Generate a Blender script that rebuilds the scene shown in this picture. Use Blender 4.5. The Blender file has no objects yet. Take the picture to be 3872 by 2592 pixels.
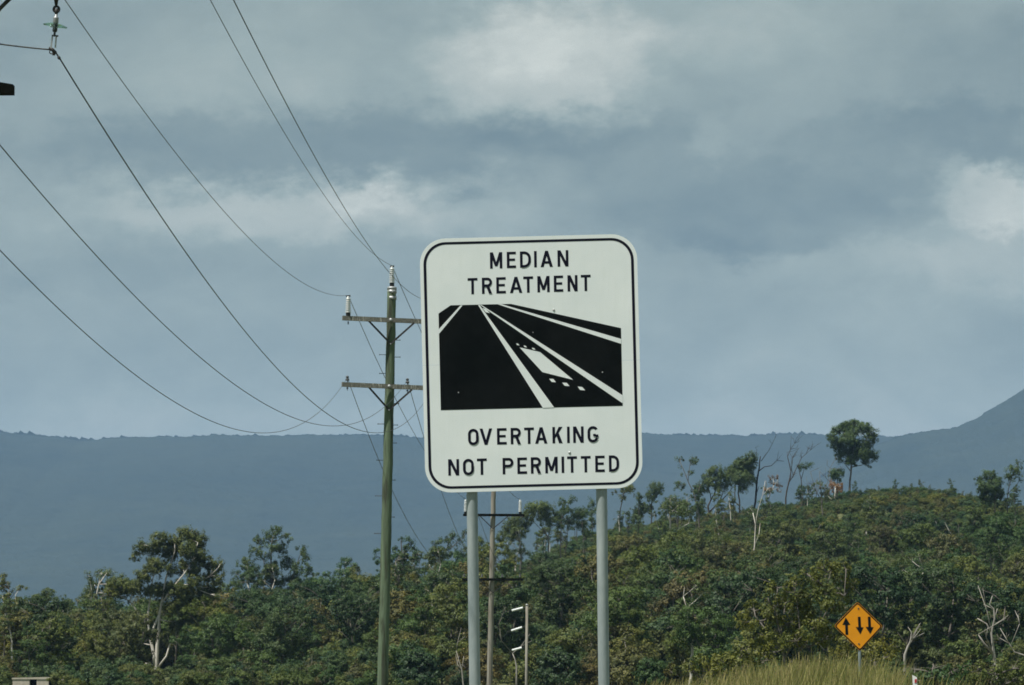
import bpy, bmesh, math, random
import numpy as np

rng = np.random.default_rng(7)
random.seed(7)
scene = bpy.context.scene
col = scene.collection

# ------------------------------------------------------------------ camera
FPX = 16400.0                       # focal length in photo pixels (3872 wide)
EYE = np.array([0.0, 0.0, 1.5])
TILT = math.atan((2540 - 1296) / FPX)
CT, ST = math.cos(TILT), math.sin(TILT)
cam_d = bpy.data.cameras.new('camera')
cam_d.sensor_width = 36.0
cam_d.lens = 36.0 * FPX / 3872.0
cam_d.clip_start = 0.5
cam_d.clip_end = 40000.0
cam = bpy.data.objects.new('camera', cam_d)
cam.location = EYE
cam.rotation_euler = (math.pi / 2 + TILT, 0, 0)
col.objects.link(cam)
scene.camera = cam

# ------------------------------------------------------------------ render / exposure
scene.render.engine = 'CYCLES'
scene.view_settings.view_transform = 'Standard'
scene.view_settings.look = 'None'
scene.view_settings.exposure = 0.45
scene.view_settings.gamma = 1.0
scene.cycles.use_denoising = True
scene.cycles.denoiser = 'OPENIMAGEDENOISE'
scene.cycles.denoising_input_passes = 'RGB_ALBEDO_NORMAL'
scene.cycles.denoising_prefilter = 'FAST'
scene.cycles.max_bounces = 4
scene.cycles.volume_bounces = 0
scene.cycles.transparent_max_bounces = 8
scene.render.film_transparent = False
scene.cycles.filter_width = 1.7

# ------------------------------------------------------------------ sun + sky
SUN_EL = math.radians(64.5)
SUN_AZ = math.radians(54)           # to the left of straight behind the camera
sun_dir = np.array([-math.cos(SUN_EL) * math.sin(SUN_AZ), -math.cos(SUN_EL) * math.cos(SUN_AZ), math.sin(SUN_EL)])
sun_d = bpy.data.lights.new('sun', 'SUN')
sun_d.energy = 5.0
sun_d.angle = math.radians(0.55)
sun_d.color = (1.0, 0.955, 0.88)
sun = bpy.data.objects.new('sun', sun_d)
from mathutils import Vector
sun.rotation_euler = Vector(sun_dir).to_track_quat('Z', 'Y').to_euler()
sun.location = (-40, -40, 80)
col.objects.link(sun)

world = bpy.data.worlds.new('World')
scene.world = world
world.use_nodes = True
wt = world.node_tree
wt.nodes.clear()
WN = wt.nodes.new
WL = wt.links.new


def wmath(op, a, b=None, c=None, clamp=False):
    n = WN('ShaderNodeMath'); n.operation = op; n.use_clamp = clamp
    for i, v in enumerate((a, b, c)):
        if v is None:
            continue
        if isinstance(v, (int, float)):
            n.inputs[i].default_value = v
        else:
            WL(v, n.inputs[i])
    return n.outputs[0]


def wvec(op, a, b):
    n = WN('ShaderNodeVectorMath'); n.operation = op
    for i, v in enumerate((a, b)):
        if isinstance(v, tuple):
            n.inputs[i].default_value = v
        else:
            WL(v, n.inputs[i])
    return n


def wnoise(vec, scale, detail, rough, dist=0.0):
    n = WN('ShaderNodeTexNoise'); n.noise_dimensions = '3D'
    n.inputs['Scale'].default_value = scale
    n.inputs['Detail'].default_value = detail
    n.inputs['Roughness'].default_value = rough
    n.inputs['Distortion'].default_value = dist
    WL(vec, n.inputs['Vector'])
    return n


tc = WN('ShaderNodeTexCoord')
direction = tc.outputs['Generated']
flat = wvec('MULTIPLY', direction, (1.0, 1.0, 1.75)).outputs[0]
big = wnoise(flat, 16.0, 6.0, 0.55, 0.35)
fine = wnoise(flat, 60.0, 8.0, 0.62, 0.3)
warp_n = wnoise(flat, 34.0, 6.0, 0.6)
w0 = wvec('SUBTRACT', warp_n.outputs['Color'], (0.5, 0.5, 0.5)).outputs[0]
w1 = wvec('MULTIPLY', w0, (0.040, 0.0, 0.026)).outputs[0]
warped = wvec('ADD', direction, w1).outputs[0]
warp2 = wnoise(flat, 120.0, 6.0, 0.65)
w2 = wvec('MULTIPLY', wvec('SUBTRACT', warp2.outputs['Color'], (0.5, 0.5, 0.5)).outputs[0], (0.016, 0.0, 0.012)).outputs[0]
warped = wvec('ADD', warped, w2).outputs[0]

# cloud masses of the real sky: centre (photo px / 1.6533), half sizes, weight, edge softness
clouds = [
    (1235, 130, 330, 160, 0.33, 0.7), (1180, 90, 170, 80, 0.10, 0.9), (1600, 90, 420, 120, 0.10, 1.0),
    (760, 350, 900, 105, -0.25, 0.8), (1350, 300, 420, 75, -0.12, 0.9), (500, 180, 500, 120, 0.08, 1.0),
    (640, 490, 640, 80, 0.27, 0.9), (850, 455, 130, 55, 0.13, 0.9), (1000, 440, 260, 50, 0.10, 0.9), (250, 640, 420, 60, -0.08, 1.0),
    (1760, 470, 520, 150, -0.24, 0.8), (2190, 310, 360, 75, -0.22, 0.85), (2300, 160, 300, 190, -0.16, 1.0),
    (2290, 455, 210, 108, 0.34, 0.55), (2150, 600, 560, 110, 0.14, 0.9), (2060, 470, 110, 36, 0.10, 0.9),
    (1600, 330, 70, 70, 0.12, 1.0), (1800, 560, 420, 45, -0.10, 1.0), (300, 800, 600, 110, -0.05, 1.0),
    (1900, 860, 700, 120, 0.05, 1.0), (1200, 980, 2200, 90, 0.10, 1.0), (40, 680, 90, 45, -0.10, 1.0), (60, 320, 90, 60, 0.08, 1.0),
    (2330, 760, 240, 120, -0.10, 1.0),
]
K = 1.6533
acc = None
for (dx, dy, rx, ry, wgt, soft) in clouds:
    u = (dx * K - 1936) / FPX
    v = (2540 - dy * K) / FPX
    sub = wvec('SUBTRACT', warped, (u, 1.0, v)).outputs[0]
    mul = wvec('MULTIPLY', sub, (FPX / (rx * K), 2.0, FPX / (ry * K))).outputs[0]
    ln = WN('ShaderNodeVectorMath'); ln.operation = 'LENGTH'; WL(mul, ln.inputs[0])
    mr = WN('ShaderNodeMapRange'); mr.interpolation_type = 'SMOOTHERSTEP'
    mr.inputs['From Min'].default_value = 1.0 + 0.35 * soft
    mr.inputs['From Max'].default_value = 1.0 - 0.95 * soft
    mr.inputs['To Min'].default_value = 0.0
    mr.inputs['To Max'].default_value = wgt
    WL(ln.outputs['Value'], mr.inputs['Value'])
    acc = mr.outputs[0] if acc is None else wmath('ADD', acc, mr.outputs[0])
val = wmath('ADD', wmath('MULTIPLY', wmath('SUBTRACT', big.outputs['Fac'], 0.5), 0.50), 0.46)
val = wmath('ADD', val, wmath('MULTIPLY', wmath('SUBTRACT', fine.outputs['Fac'], 0.5), 0.26))
val = wmath('ADD', val, acc, clamp=True)
ramp = WN('ShaderNodeValToRGB')
WL(val, ramp.inputs[0])
e = ramp.color_ramp.elements
e[0].position = 0.0; e[0].color = (0.070, 0.108, 0.118, 1)
e[1].position = 1.0; e[1].color = (0.56, 0.575, 0.51, 1)
for p, c in ((0.30, (0.168, 0.212, 0.198, 1)), (0.55, (0.255, 0.302, 0.272, 1)), (0.80, (0.385, 0.412, 0.366, 1))):
    el = e.new(p); el.color = c
sky = WN('ShaderNodeTexSky')
sky.sky_type = 'NISHITA'
sky.sun_disc = False
sky.sun_elevation = SUN_EL
sky.sun_rotation = math.atan2(sun_dir[0], sun_dir[1])
BG = 0.1
gain = wvec('MULTIPLY', ramp.outputs[0], (1 / BG, 1 / BG, 1 / BG)).outputs[0]
mix = WN('ShaderNodeMix'); mix.data_type = 'RGBA'
mix.inputs['Factor'].default_value = 0.94          # nearly closed cloud cover over the clear sky
WL(sky.outputs[0], mix.inputs['A']); WL(gain, mix.inputs['B'])
bg = WN('ShaderNodeBackground'); bg.inputs['Strength'].default_value = BG
WL(mix.outputs['Result'], bg.inputs['Color'])
wo = WN('ShaderNodeOutputWorld'); WL(bg.outputs[0], wo.inputs['Surface'])


# ------------------------------------------------------------------ helpers
def pt(px, py, y):
    """photo pixel + distance along the view -> world point"""
    u = (px - 1936) / FPX; v = (1296 - py) / FPX
    d = np.array([u, CT - v * ST, ST + v * CT])
    return EYE + d * (y / d[1])


def tag(o, label=None, cat=None, group=None, kind=None):
    if label: o['label'] = label
    if cat: o['category'] = cat
    if group: o['group'] = group
    if kind: o['kind'] = kind
    return o


def empty(name, loc, label, cat, group=None):
    o = bpy.data.objects.new(name, None)
    o.empty_display_size = 0.3
    o.location = tuple(float(v) for v in loc)
    col.objects.link(o)
    return tag(o, label, cat, group)


class MB:
    """collects faces in world coordinates; build() makes one mesh object"""
    def __init__(s):
        s.v = []; s.f = []; s.sm = []

    def poly(s, pts, smooth=False):
        i = len(s.v)
        s.v += [tuple(map(float, p)) for p in pts]
        s.f.append(tuple(range(i, i + len(pts)))); s.sm.append(smooth)

    def prism(s, pts, vec):
        a = [np.asarray(p, float) for p in pts]; b = [p + np.asarray(vec, float) for p in a]
        n = len(a); i = len(s.v)
        s.v += [tuple(p) for p in a] + [tuple(p) for p in b]
        s.f.append(tuple(range(i, i + n))); s.f.append(tuple(range(i + 2 * n - 1, i + n - 1, -1)))
        s.sm += [False, False]
        for k in range(n):
            j = (k + 1) % n
            s.f.append((i + k, i + j, i + n + j, i + n + k)); s.sm.append(False)

    def box(s, c, ax, ay, az):
        c, ax, ay, az = (np.asarray(q, float) for q in (c, ax, ay, az))
        s.prism([c - ax - ay - az, c + ax - ay - az, c + ax + ay - az, c - ax + ay - az], 2 * az)

    def beam(s, a, b, w, h, up=(0, 0, 1)):
        a = np.asarray(a, float); b = np.asarray(b, float)
        d = b - a; L = np.linalg.norm(d); d /= L
        side = np.cross(d, up); side /= np.linalg.norm(side)
        u2 = np.cross(side, d)
        s.box((a + b) / 2, d * L / 2, side * w / 2, u2 * h / 2)

    def tube(s, pts, rad, n=8, cap=True, smooth=True):
        pts = [np.asarray(p, float) for p in pts]
        if np.isscalar(rad): rad = [rad] * len(pts)
        base = len(s.v)
        ref = np.array([0.31, 0.92, 0.24])
        for k, p in enumerate(pts):
            d = pts[min(k + 1, len(pts) - 1)] - pts[max(k - 1, 0)]
            d = d / (np.linalg.norm(d) + 1e-12)
            a = np.cross(d, ref); a /= (np.linalg.norm(a) + 1e-12); b = np.cross(d, a)
            for j in range(n):
                t = 2 * math.pi * j / n
                s.v.append(tuple(p + rad[k] * (math.cos(t) * a + math.sin(t) * b)))
        for k in range(len(pts) - 1):
            for j in range(n):
                j2 = (j + 1) % n
                s.f.append((base + k * n + j, base + k * n + j2, base + (k + 1) * n + j2, base + (k + 1) * n + j)); s.sm.append(smooth)
        if cap:
            s.f.append(tuple(base + j for j in range(n))[::-1]); s.sm.append(False)
            s.f.append(tuple(base + (len(pts) - 1) * n + j for j in range(n))); s.sm.append(False)

    def lathe(s, prof, c, axis=(0, 0, 1), n=14, smooth=True):
        c = np.asarray(c, float); ax = np.asarray(axis, float); ax /= np.linalg.norm(ax)
        ref = np.array([1.0, 0, 0]) if abs(ax[0]) < .9 else np.array([0, 1.0, 0])
        a = np.cross(ax, ref); a /= np.linalg.norm(a); b = np.cross(ax, a)
        base = len(s.v)
        for r, z in prof:
            for j in range(n):
                t = 2 * math.pi * j / n
                s.v.append(tuple(c + ax * z + r * (math.cos(t) * a + math.sin(t) * b)))
        for k in range(len(prof) - 1):
            for j in range(n):
                j2 = (j + 1) % n
                s.f.append((base + k * n + j, base + k * n + j2, base + (k + 1) * n + j2, base + (k + 1) * n + j)); s.sm.append(smooth)
        s.f.append(tuple(base + j for j in range(n))[::-1]); s.sm.append(False)
        s.f.append(tuple(base + (len(prof) - 1) * n + j for j in range(n))); s.sm.append(False)

    def build(s, name, mat, parent=None, origin=None):
        org = np.array(parent_world(parent)) if parent is not None else (np.zeros(3) if origin is None else np.asarray(origin, float))
        me = bpy.data.meshes.new(name)
        V = np.array(s.v, float) - org
        me.from_pydata(V.tolist(), [], s.f)
        me.polygons.foreach_set('use_smooth', s.sm)
        me.materials.append(mat)
        if name != 'trunk':
            bm = bmesh.new(); bm.from_mesh(me); bmesh.ops.recalc_face_normals(bm, faces=bm.faces); bm.to_mesh(me); bm.free()
        me.update()
        o = bpy.data.objects.new(name, me)
        col.objects.link(o)
        if parent is not None: o.parent = parent
        else: o.location = tuple(org)
        return o


def parent_world(o):
    p = np.zeros(3)
    while o is not None:
        p += np.array(o.location); o = o.parent
    return p


# ------------------------------------------------------------------ materials
class NT:
    def __init__(s, name):
        s.m = bpy.data.materials.new(name); s.m.use_nodes = True
        s.t = s.m.node_tree; s.t.nodes.clear()
        s.out = s.n('ShaderNodeOutputMaterial')

    def n(s, k, **kw):
        q = s.t.nodes.new(k)
        for a, b in kw.items(): setattr(q, a, b)
        return q

    def l(s, a, b): s.t.links.new(a, b)

    def noise(s, vec, scale, detail=4, rough=.55, dist=0):
        q = s.n('ShaderNodeTexNoise'); q.inputs['Scale'].default_value = scale; q.inputs['Detail'].default_value = detail
        q.inputs['Roughness'].default_value = rough; q.inputs['Distortion'].default_value = dist
        s.l(vec, q.inputs['Vector']); return q.outputs['Fac']

    def ramp(s, fac, stops):
        q = s.n('ShaderNodeValToRGB'); s.l(fac, q.inputs[0]); el = q.color_ramp.elements
        el[0].position, el[0].color = stops[0][0], (*stops[0][1], 1)
        el[1].position, el[1].color = stops[-1][0], (*stops[-1][1], 1)
        for p, c in stops[1:-1]:
            x = el.new(p); x.color = (*c, 1)
        return q.outputs[0]

    def mixc(s, fac, a, b, mode='MIX'):
        q = s.n('ShaderNodeMix', data_type='RGBA', blend_type=mode)
        for k, v in (('Factor', fac), ('A', a), ('B', b)):
            if isinstance(v, (int, float)): q.inputs[k].default_value = v
            elif isinstance(v, tuple): q.inputs[k].default_value = (*v, 1)
            else: s.l(v, q.inputs[k])
        return q.outputs['Result']

    def coord(s, scale=(1, 1, 1)):
        c = s.n('ShaderNodeTexCoord'); m = s.n('ShaderNodeMapping'); m.inputs['Scale'].default_value = scale
        s.l(c.outputs['Object'], m.inputs['Vector']); return m.outputs[0]

    def done(s, base, rough=.6, metal=0., spec=.5, bump=None, bstr=.3, bdist=.02, trans=0., **kw):
        p = s.n('ShaderNodeBsdfPrincipled')
        if isinstance(base, tuple): p.inputs['Base Color'].default_value = (*base, 1)
        else: s.l(base, p.inputs['Base Color'])
        if isinstance(rough, (int, float)): p.inputs['Roughness'].default_value = rough
        else: s.l(rough, p.inputs['Roughness'])
        p.inputs['Metallic'].default_value = metal
        p.inputs['Specular IOR Level'].default_value = spec
        for k, v in kw.items(): p.inputs[k].default_value = v
        if bump is not None:
            b = s.n('ShaderNodeBump'); b.inputs['Strength'].default_value = bstr; b.inputs['Distance'].default_value = bdist
            s.l(bump, b.inputs['Height']); s.l(b.outputs[0], p.inputs['Normal'])
        sh = p.outputs[0]
        if trans > 0:
            t = s.n('ShaderNodeBsdfTranslucent')
            if isinstance(base, tuple): t.inputs[0].default_value = (*base, 1)
            else: s.l(base, t.inputs[0])
            x = s.n('ShaderNodeMixShader'); x.inputs[0].default_value = trans
            s.l(sh, x.inputs[1]); s.l(t.outputs[0], x.inputs[2]); sh = x.outputs[0]
        s.l(sh, s.out.inputs['Surface'])
        return s.m


def m_sign_white():
    t = NT('white_sheeting'); c = t.coord()
    n1 = t.noise(c, 2.2, 5, .6); n2 = t.noise(t.coord((9, 9, 1.2)), 3.0, 4, .6)
    col_ = t.ramp(n1, [(.3, (.66, .72, .735)), (.7, (.735, .785, .795))])
    col_ = t.mixc(t.ramp(n2, [(.5, (0, 0, 0)), (.8, (.28, .28, .28))]), col_, (.60, .66, .64))
    return t.done(col_, .38, spec=.35, bump=t.noise(c, 1.3, 3, .5), bstr=.05, bdist=.02)


def m_black(name, a=(.010, .011, .013), b=(.018, .020, .023), rough=.45):
    t = NT(name); n = t.noise(t.coord(), 4.0, 5, .6)
    return t.done(t.ramp(n, [(.35, a), (.7, b)]), rough, spec=.02)


def m_galv(name='galvanised_steel', a=(.22, .27, .285), b=(.36, .405, .41)):
    t = NT(name)
    n1 = t.noise(t.coord((1, 1, .35)), 26, 5, .65); n2 = t.noise(t.coord((1, 1, .2)), 7, 4, .6)
    c = t.mixc(.5, t.ramp(n1, [(.3, a), (.7, b)]), t.ramp(n2, [(.35, (.15, .20, .215)), (.65, (.36, .41, .415))]))
    return t.done(c, .55, metal=.25, spec=.4, bump=n1, bstr=.1, bdist=.003)


def m_timber(name, a, b, streak, scale=1.0):
    t = NT(name)
    fine_ = t.noise(t.coord((22 * scale, 22 * scale, .9 * scale)), 2.2, 6, .65, .3)
    big_ = t.noise(t.coord((5 * scale, 5 * scale, .35 * scale)), 1.6, 5, .6, .6)
    crack = t.noise(t.coord((30 * scale, 30 * scale, .5 * scale)), 1.5, 3, .5)
    c = t.mixc(t.ramp(fine_, [(.3, (0, 0, 0)), (.72, (1, 1, 1))]), a, b)
    c = t.mixc(t.ramp(big_, [(.45, (0, 0, 0)), (.62, (.9, .9, .9))]), c, streak)
    c = t.mixc(t.ramp(crack, [(.66, (0, 0, 0)), (.74, (.8, .8, .8))]), c, tuple(v * .35 for v in streak))
    return t.done(c, .85, spec=.2, bump=fine_, bstr=.5, bdist=.02)


def m_arm(name='weathered_arm_timber'):
    t = NT(name)
    lon = t.noise(t.coord((2, 20, 20)), 2.0, 5, .6); ver = t.noise(t.coord((26, 3, 3)), 1.6, 4, .7)
    pat = t.noise(t.coord((3, 3, 3)), .9, 3, .5)
    c = t.mixc(t.ramp(lon, [(.3, (0, 0, 0)), (.7, (1, 1, 1))]), (.10, .10, .085), (.19, .19, .165))
    fac = t.mixc(1.0, t.ramp(ver, [(.52, (0, 0, 0)), (.60, (1, 1, 1))]), t.ramp(pat, [(.45, (0, 0, 0)), (.58, (1, 1, 1))]), 'MULTIPLY')
    c = t.mixc(fac, c, (.46, .46, .42))
    return t.done(c, .85, spec=.2, bump=lon, bstr=.4, bdist=.01)


def m_plain(name, a, b, rough=.5, scale=8, metal=0., spec=.5):
    t = NT(name); n = t.noise(t.coord(), scale, 4, .6)
    return t.done(t.ramp(n, [(.3, a), (.7, b)]), rough, metal=metal, spec=spec)


def m_leaf(name, cols, trans=.28):
    t = NT(name)
    oi = t.n('ShaderNodeObjectInfo'); g = t.n('ShaderNodeNewGeometry')
    base = t.ramp(oi.outputs['Random'], [(i / (len(cols) - 1), c) for i, c in enumerate(cols)])
    isl = t.ramp(g.outputs['Random Per Island'], [(0, (.62, .66, .6)), (.6, (1, 1, 1)), (1, (1.45, 1.35, 1.1))])
    c = t.mixc(1.0, base, isl, 'MULTIPLY')
    zone = t.noise(oi.outputs['Location'], .045, 3, .6)
    c = t.mixc(1.0, c, t.ramp(zone, [(.35, (.72, .92, .95)), (.5, (1, 1, 1)), (.66, (1.30, 1.12, .80))]), 'MULTIPLY')
    patch = t.noise(t.coord(), 1.1, 3, .55)
    c = t.mixc(1.0, c, t.ramp(patch, [(.35, (.75, .82, .85)), (.68, (1.25, 1.15, .95))]), 'MULTIPLY')
    return t.done(c, .55, spec=.25, trans=trans)


def m_bark(name, a, b, c3):
    t = NT(name)
    n1 = t.noise(t.coord((1, 1, .3)), 4.5, 5, .65); n2 = t.noise(t.coord((1, 1, .5)), 1.4, 4, .6)
    c = t.ramp(n1, [(.3, a), (.7, b)])
    c = t.mixc(t.ramp(n2, [(.52, (0, 0, 0)), (.66, (1, 1, 1))]), c, c3)
    return t.done(c, .85, spec=.15)


M = {}
M['white'] = m_sign_white()
M['black'] = m_black('black_sheeting', (.005, .007, .008), (.009, .011, .012), .75)
M['ink'] = m_black('dark_navy_legend', (.008, .009, .018), (.012, .013, .024), .75)
M['galv'] = m_galv()
M['alu'] = m_plain('dull_aluminium', (.33, .35, .36), (.46, .48, .48), .45, 12, .6)
M['green_pole'] = m_timber('green_treated_timber', (.078, .116, .070), (.140, .185, .122), (.036, .040, .027))
M['grey_pole'] = m_timber('grey_weathered_timber', (.20, .195, .165), (.30, .285, .245), (.13, .115, .09))
M['dark_pole'] = m_timber('dark_creosoted_timber', (.035, .032, .028), (.07, .062, .05), (.02, .018, .015))
M['arm'] = m_arm()
M['dark_arm'] = m_plain('shade_dark_arm', (.004, .005, .004), (.009, .010, .008), .95, 14, spec=.03)  # near-black: the stub arm's underside shade is put into the colour
M['steel'] = m_plain('dull_galvanised_fitting', (.22, .24, .25), (.36, .38, .38), .5, 20, .5)
M['dark_steel'] = m_plain('dark_fitting', (.02, .02, .022), (.05, .05, .05), .6, 20, .3)
M['porcelain'] = m_plain('grey_white_porcelain', (.50, .54, .55), (.66, .69, .69), .25, 6)
M['porcelain_dark'] = m_plain('dark_porcelain', (.03, .035, .04), (.06, .065, .07), .3, 10)
M['white_ins'] = m_plain('pale_polymer', (.72, .76, .76), (.80, .83, .83), .35, 6)
M['wire'] = m_plain('weathered_conductor', (.025, .030, .034), (.05, .056, .06), .6, 30, .3)
M['orange'] = m_plain('orange_sheeting', (.64, .25, .005), (.74, .30, .008), .45, 3, spec=.3)
M['concrete'] = m_plain('tan_concrete', (.36, .33, .27), (.50, .46, .38), .9, 5)
M['guide_white'] = m_plain('white_plastic', (.72, .74, .74), (.82, .83, .83), .5, 6)
M['red'] = m_plain('red_reflector', (.35, .02, .03), (.5, .03, .04), .3, 9)
gt = NT('green_glass')
gp = gt.n('ShaderNodeBsdfGlass'); gp.inputs['Color'].default_value = (.82, .96, .92, 1); gp.inputs['IOR'].default_value = 1.45; gp.inputs['Roughness'].default_value = .05
gt.l(gp.outputs[0], gt.out.inputs['Surface']); M['glass'] = gt.m
M['leaf_gum'] = m_leaf('gum_leaf', [(.050, .092, .034), (.068, .112, .038), (.086, .114, .036), (.056, .098, .044)])
M['leaf_scrub'] = m_leaf('scrub_leaf', [(.039, .084, .030), (.061, .110, .032), (.090, .122, .032), (.110, .127, .034), (.048, .094, .043), (.070, .105, .037), (.098, .102, .038)])
M['leaf_wattle'] = m_leaf('wattle_leaf', [(.085, .110, .026), (.112, .126, .027), (.130, .134, .030)])
M['leaf_dark'] = m_leaf('dark_leaf', [(.022, .050, .022), (.034, .066, .026), (.028, .060, .032)])
M['leaf_olive'] = m_leaf('olive_leaf', [(.088, .096, .038), (.104, .098, .044), (.098, .112, .040)])
M['leaf_brown'] = m_leaf('brown_leaf', [(.16, .085, .035), (.20, .11, .045)])
M['bark_pale'] = m_bark('pale_gum_bark', (.46, .43, .38), (.62, .59, .53), (.24, .20, .17))
M['bark_grey'] = m_bark('grey_bark', (.10, .092, .08), (.17, .155, .135), (.055, .05, .044))
M['bark_dark'] = m_bark('dark_bark', (.045, .04, .035), (.085, .075, .065), (.025, .022, .02))
M['bark_silver'] = m_bark('silver_dead_wood', (.24, .225, .20), (.36, .34, .31), (.13, .12, .105))
M['bark_burnt'] = m_bark('charred_bark', (.012, .012, .012), (.03, .028, .027), (.02, .018, .017))


# ------------------------------------------------------------------ terrain
PX = np.array([-400, -120, -60, -30, -14, -2.7, 6.2, 12, 20.4, 30.3, 38.2, 48.7, 56.6, 61.4, 75, 100, 150, 260, 400], float)
PZ = np.array([0, 0.2, 0.6, 2.2, 6.2, 11.2, 15.2, 17.0, 18.4, 20.0, 21.4, 21.8, 19.6, 18.4, 19.0, 21, 15, 4, 0], float)


def h(x, y):
    x = np.asarray(x, float); y = np.asarray(y, float)
    p = np.interp(x, PX, PZ)
    t = np.clip((y - 205) / 315, 0, 1)
    r = .45 * t + .55 * t * t * (3 - 2 * t)
    r = r * (1 - np.clip((y - 560) / 600, 0, 1) ** 1.2)
    z = p * r
    z = z + .5 * np.sin(x * .11 + y * .043) * np.sin(y * .071 - x * .05) * np.clip((y - 210) / 120, 0, 1) * np.clip((1500 - y) / 800, 0, 1)
    z = z + .82 * np.exp(-((x - 6.9) / 2.9) ** 2 - ((y - 95) / 13.0) ** 2) + .18 * np.exp(-((x - 3) / 9) ** 2 - ((y - 95) / 20) ** 2)
    return z


ys = np.concatenate([np.arange(-60, 60, 6), np.arange(60, 130, 1.6), np.arange(130, 620, 6), np.geomspace(620, 12000, 40)])
us = np.linspace(-7.7, 7.7, 190)
xs = 6 * np.sinh(us)
GX, GY = np.meshgrid(xs, ys)
GZ = h(GX, GY)
gv = np.stack([GX.ravel(), GY.ravel(), GZ.ravel()], 1)
nx, ny = len(xs), len(ys)
idx = np.arange(nx * ny).reshape(ny, nx)
gf = np.stack([idx[:-1, :-1], idx[:-1, 1:], idx[1:, 1:], idx[1:, :-1]], -1).reshape(-1, 4)
me = bpy.data.meshes.new('ground')
me.from_pydata(gv.tolist(), [], gf.tolist())
me.polygons.foreach_set('use_smooth', [True] * len(gf))
t = NT('dry_grassy_soil'); c0 = t.coord()
g1 = t.noise(c0, .35, 6, .65); g2 = t.noise(c0, .06, 4, .55)
cc = t.ramp(g1, [(.3, (.055, .070, .028)), (.55, (.085, .090, .040)), (.75, (.15, .125, .075))])
cc = t.mixc(t.ramp(g2, [(.4, (0, 0, 0)), (.65, (.7, .7, .7))]), cc, (.060, .082, .030))
me.materials.append(t.done(cc, .95, spec=.1, bump=g1, bstr=.6, bdist=.3))
ground = bpy.data.objects.new('ground', me); col.objects.link(ground)
tag(ground, 'dry grassy ground and hillside under the scrub', 'ground', kind='structure')


def hill_y(px, py, lift=0.8, default=520.):
    """distance at which the line of sight through a pixel meets the hillside scrub"""
    for y in np.arange(215, 545, 1.5):
        p = pt(px, py, y)
        if h(p[0], y) + lift >= p[2]:
            return float(y)
    return default


# ------------------------------------------------------------------ mountains
def ridge(name, label, D, prof, depth, base_back, mat, step, fuzz, seed):
    r = np.random.default_rng(seed)
    dx = np.array([p[0] for p in prof], float) * K; dz = np.array([p[1] for p in prof], float) * K
    x = (dx - 1936) / FPX * D; z = (2540 - dz) / FPX * D + 1.5
    X = np.arange(x.min(), x.max(), step)
    Z = np.interp(X, x, z)
    roll = np.zeros_like(X)
    for k in range(5):
        w = 420 / 1.75 ** k
        roll += np.sin(X / w * 2 * math.pi + r.uniform(0, 6.3)) * w * .0042
    Z = Z + roll
    rows = []
    n = 26
    wob = [r.uniform(0, 6.3) for _ in range(40)]
    for i in range(n):
        f_ = i / (n - 1)                       # 0 at the crest, 1 at the foot
        zz = Z * (1 - f_) ** 1.12
        yy = D - depth * f_ + 0 * X
        gul = np.zeros_like(X)
        for k in range(7):
            w = 900 / 1.7 ** k
            gul += np.sin(X / w * 2 * math.pi + wob[k] + f_ * 2.2) * w * .10
        yy = yy + gul * math.sin(math.pi * min(1, f_ * 1.2)) * .6
        rows.append(np.stack([X, yy, zz - (2 if i == n - 1 else 0)], 1))
    # tree tops along the crest
    tops = []
    hgt = r.gamma(2.4, fuzz * .34, len(X)); hgt = np.maximum(hgt, .75 * np.roll(hgt, 1))
    dense = .55 + .45 * np.sin(X / 61. + 1.7 * np.sin(X / 173.))
    hgt = hgt * np.clip(dense, .5, 1)
    tops.append(np.stack([X, 0 * X + D + 1.0, Z + hgt], 1))
    back = [np.stack([X, 0 * X + D + base_back * .02, Z - 3], 1), np.stack([X, 0 * X + D + base_back, 0 * X - 2], 1)]
    R = back[::-1] + tops + rows
    V = np.concatenate(R); nr = len(R); nc = len(X)
    ii = np.arange(nr * nc).reshape(nr, nc)
    F_ = np.stack([ii[:-1, :-1], ii[:-1, 1:], ii[1:, 1:], ii[1:, :-1]], -1).reshape(-1, 4)
    me = bpy.data.meshes.new(name); me.from_pydata(V.tolist(), [], F_.tolist()); me.materials.append(mat)
    o = bpy.data.objects.new(name, me); col.objects.link(o)
    return tag(o, label, 'mountain', kind='structure')


t = NT('distant_forest'); c0 = t.coord()
f1 = t.noise(c0, .02, 6, .7); f2 = t.noise(c0, .0022, 4, .6)
cc = t.mixc(.5, t.ramp(f1, [(.3, (.012, .020, .012)), (.7, (.034, .044, .024))]), t.ramp(f2, [(.35, (.014, .022, .014)), (.65, (.030, .038, .022))]))  # forest colours darkened to stand in for cloud shadow on the ridge
M['forest'] = t.done(cc, .95, spec=.05, bump=f1, bstr=.8, bdist=12)
far_prof = [(-3200, 1000), (-1200, 985), (-300, 975), (0, 988), (60, 998), (180, 1013), (240, 1006), (360, 997), (600, 1000), (770, 998), (960, 1000), (1480, 993), (1600, 996), (1780, 999), (1890, 1000), (2010, 999), (2180, 1000), (2342, 990), (2800, 960), (5200, 1010)]
ridge('mountain_ridge', 'long level forested ridge hazy blue across the horizon', 7200, far_prof, 2600, 2500, M['forest'], 3.0, 3.2, 3)
near_prof = [(1500, 1420), (1700, 1240), (1850, 1110), (1960, 1040), (2060, 1003), (2120, 993), (2180, 984), (2230, 961), (2290, 922), (2342, 893), (2460, 820), (2640, 740), (2900, 700), (3300, 760), (3900, 980), (4600, 1400)]
ridge('mountain', 'darker forested mountain shoulder rising beside the lone hilltop tree', 6500, near_prof, 1500, 1500, M['forest'], 3.4, 2.4, 5)


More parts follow.
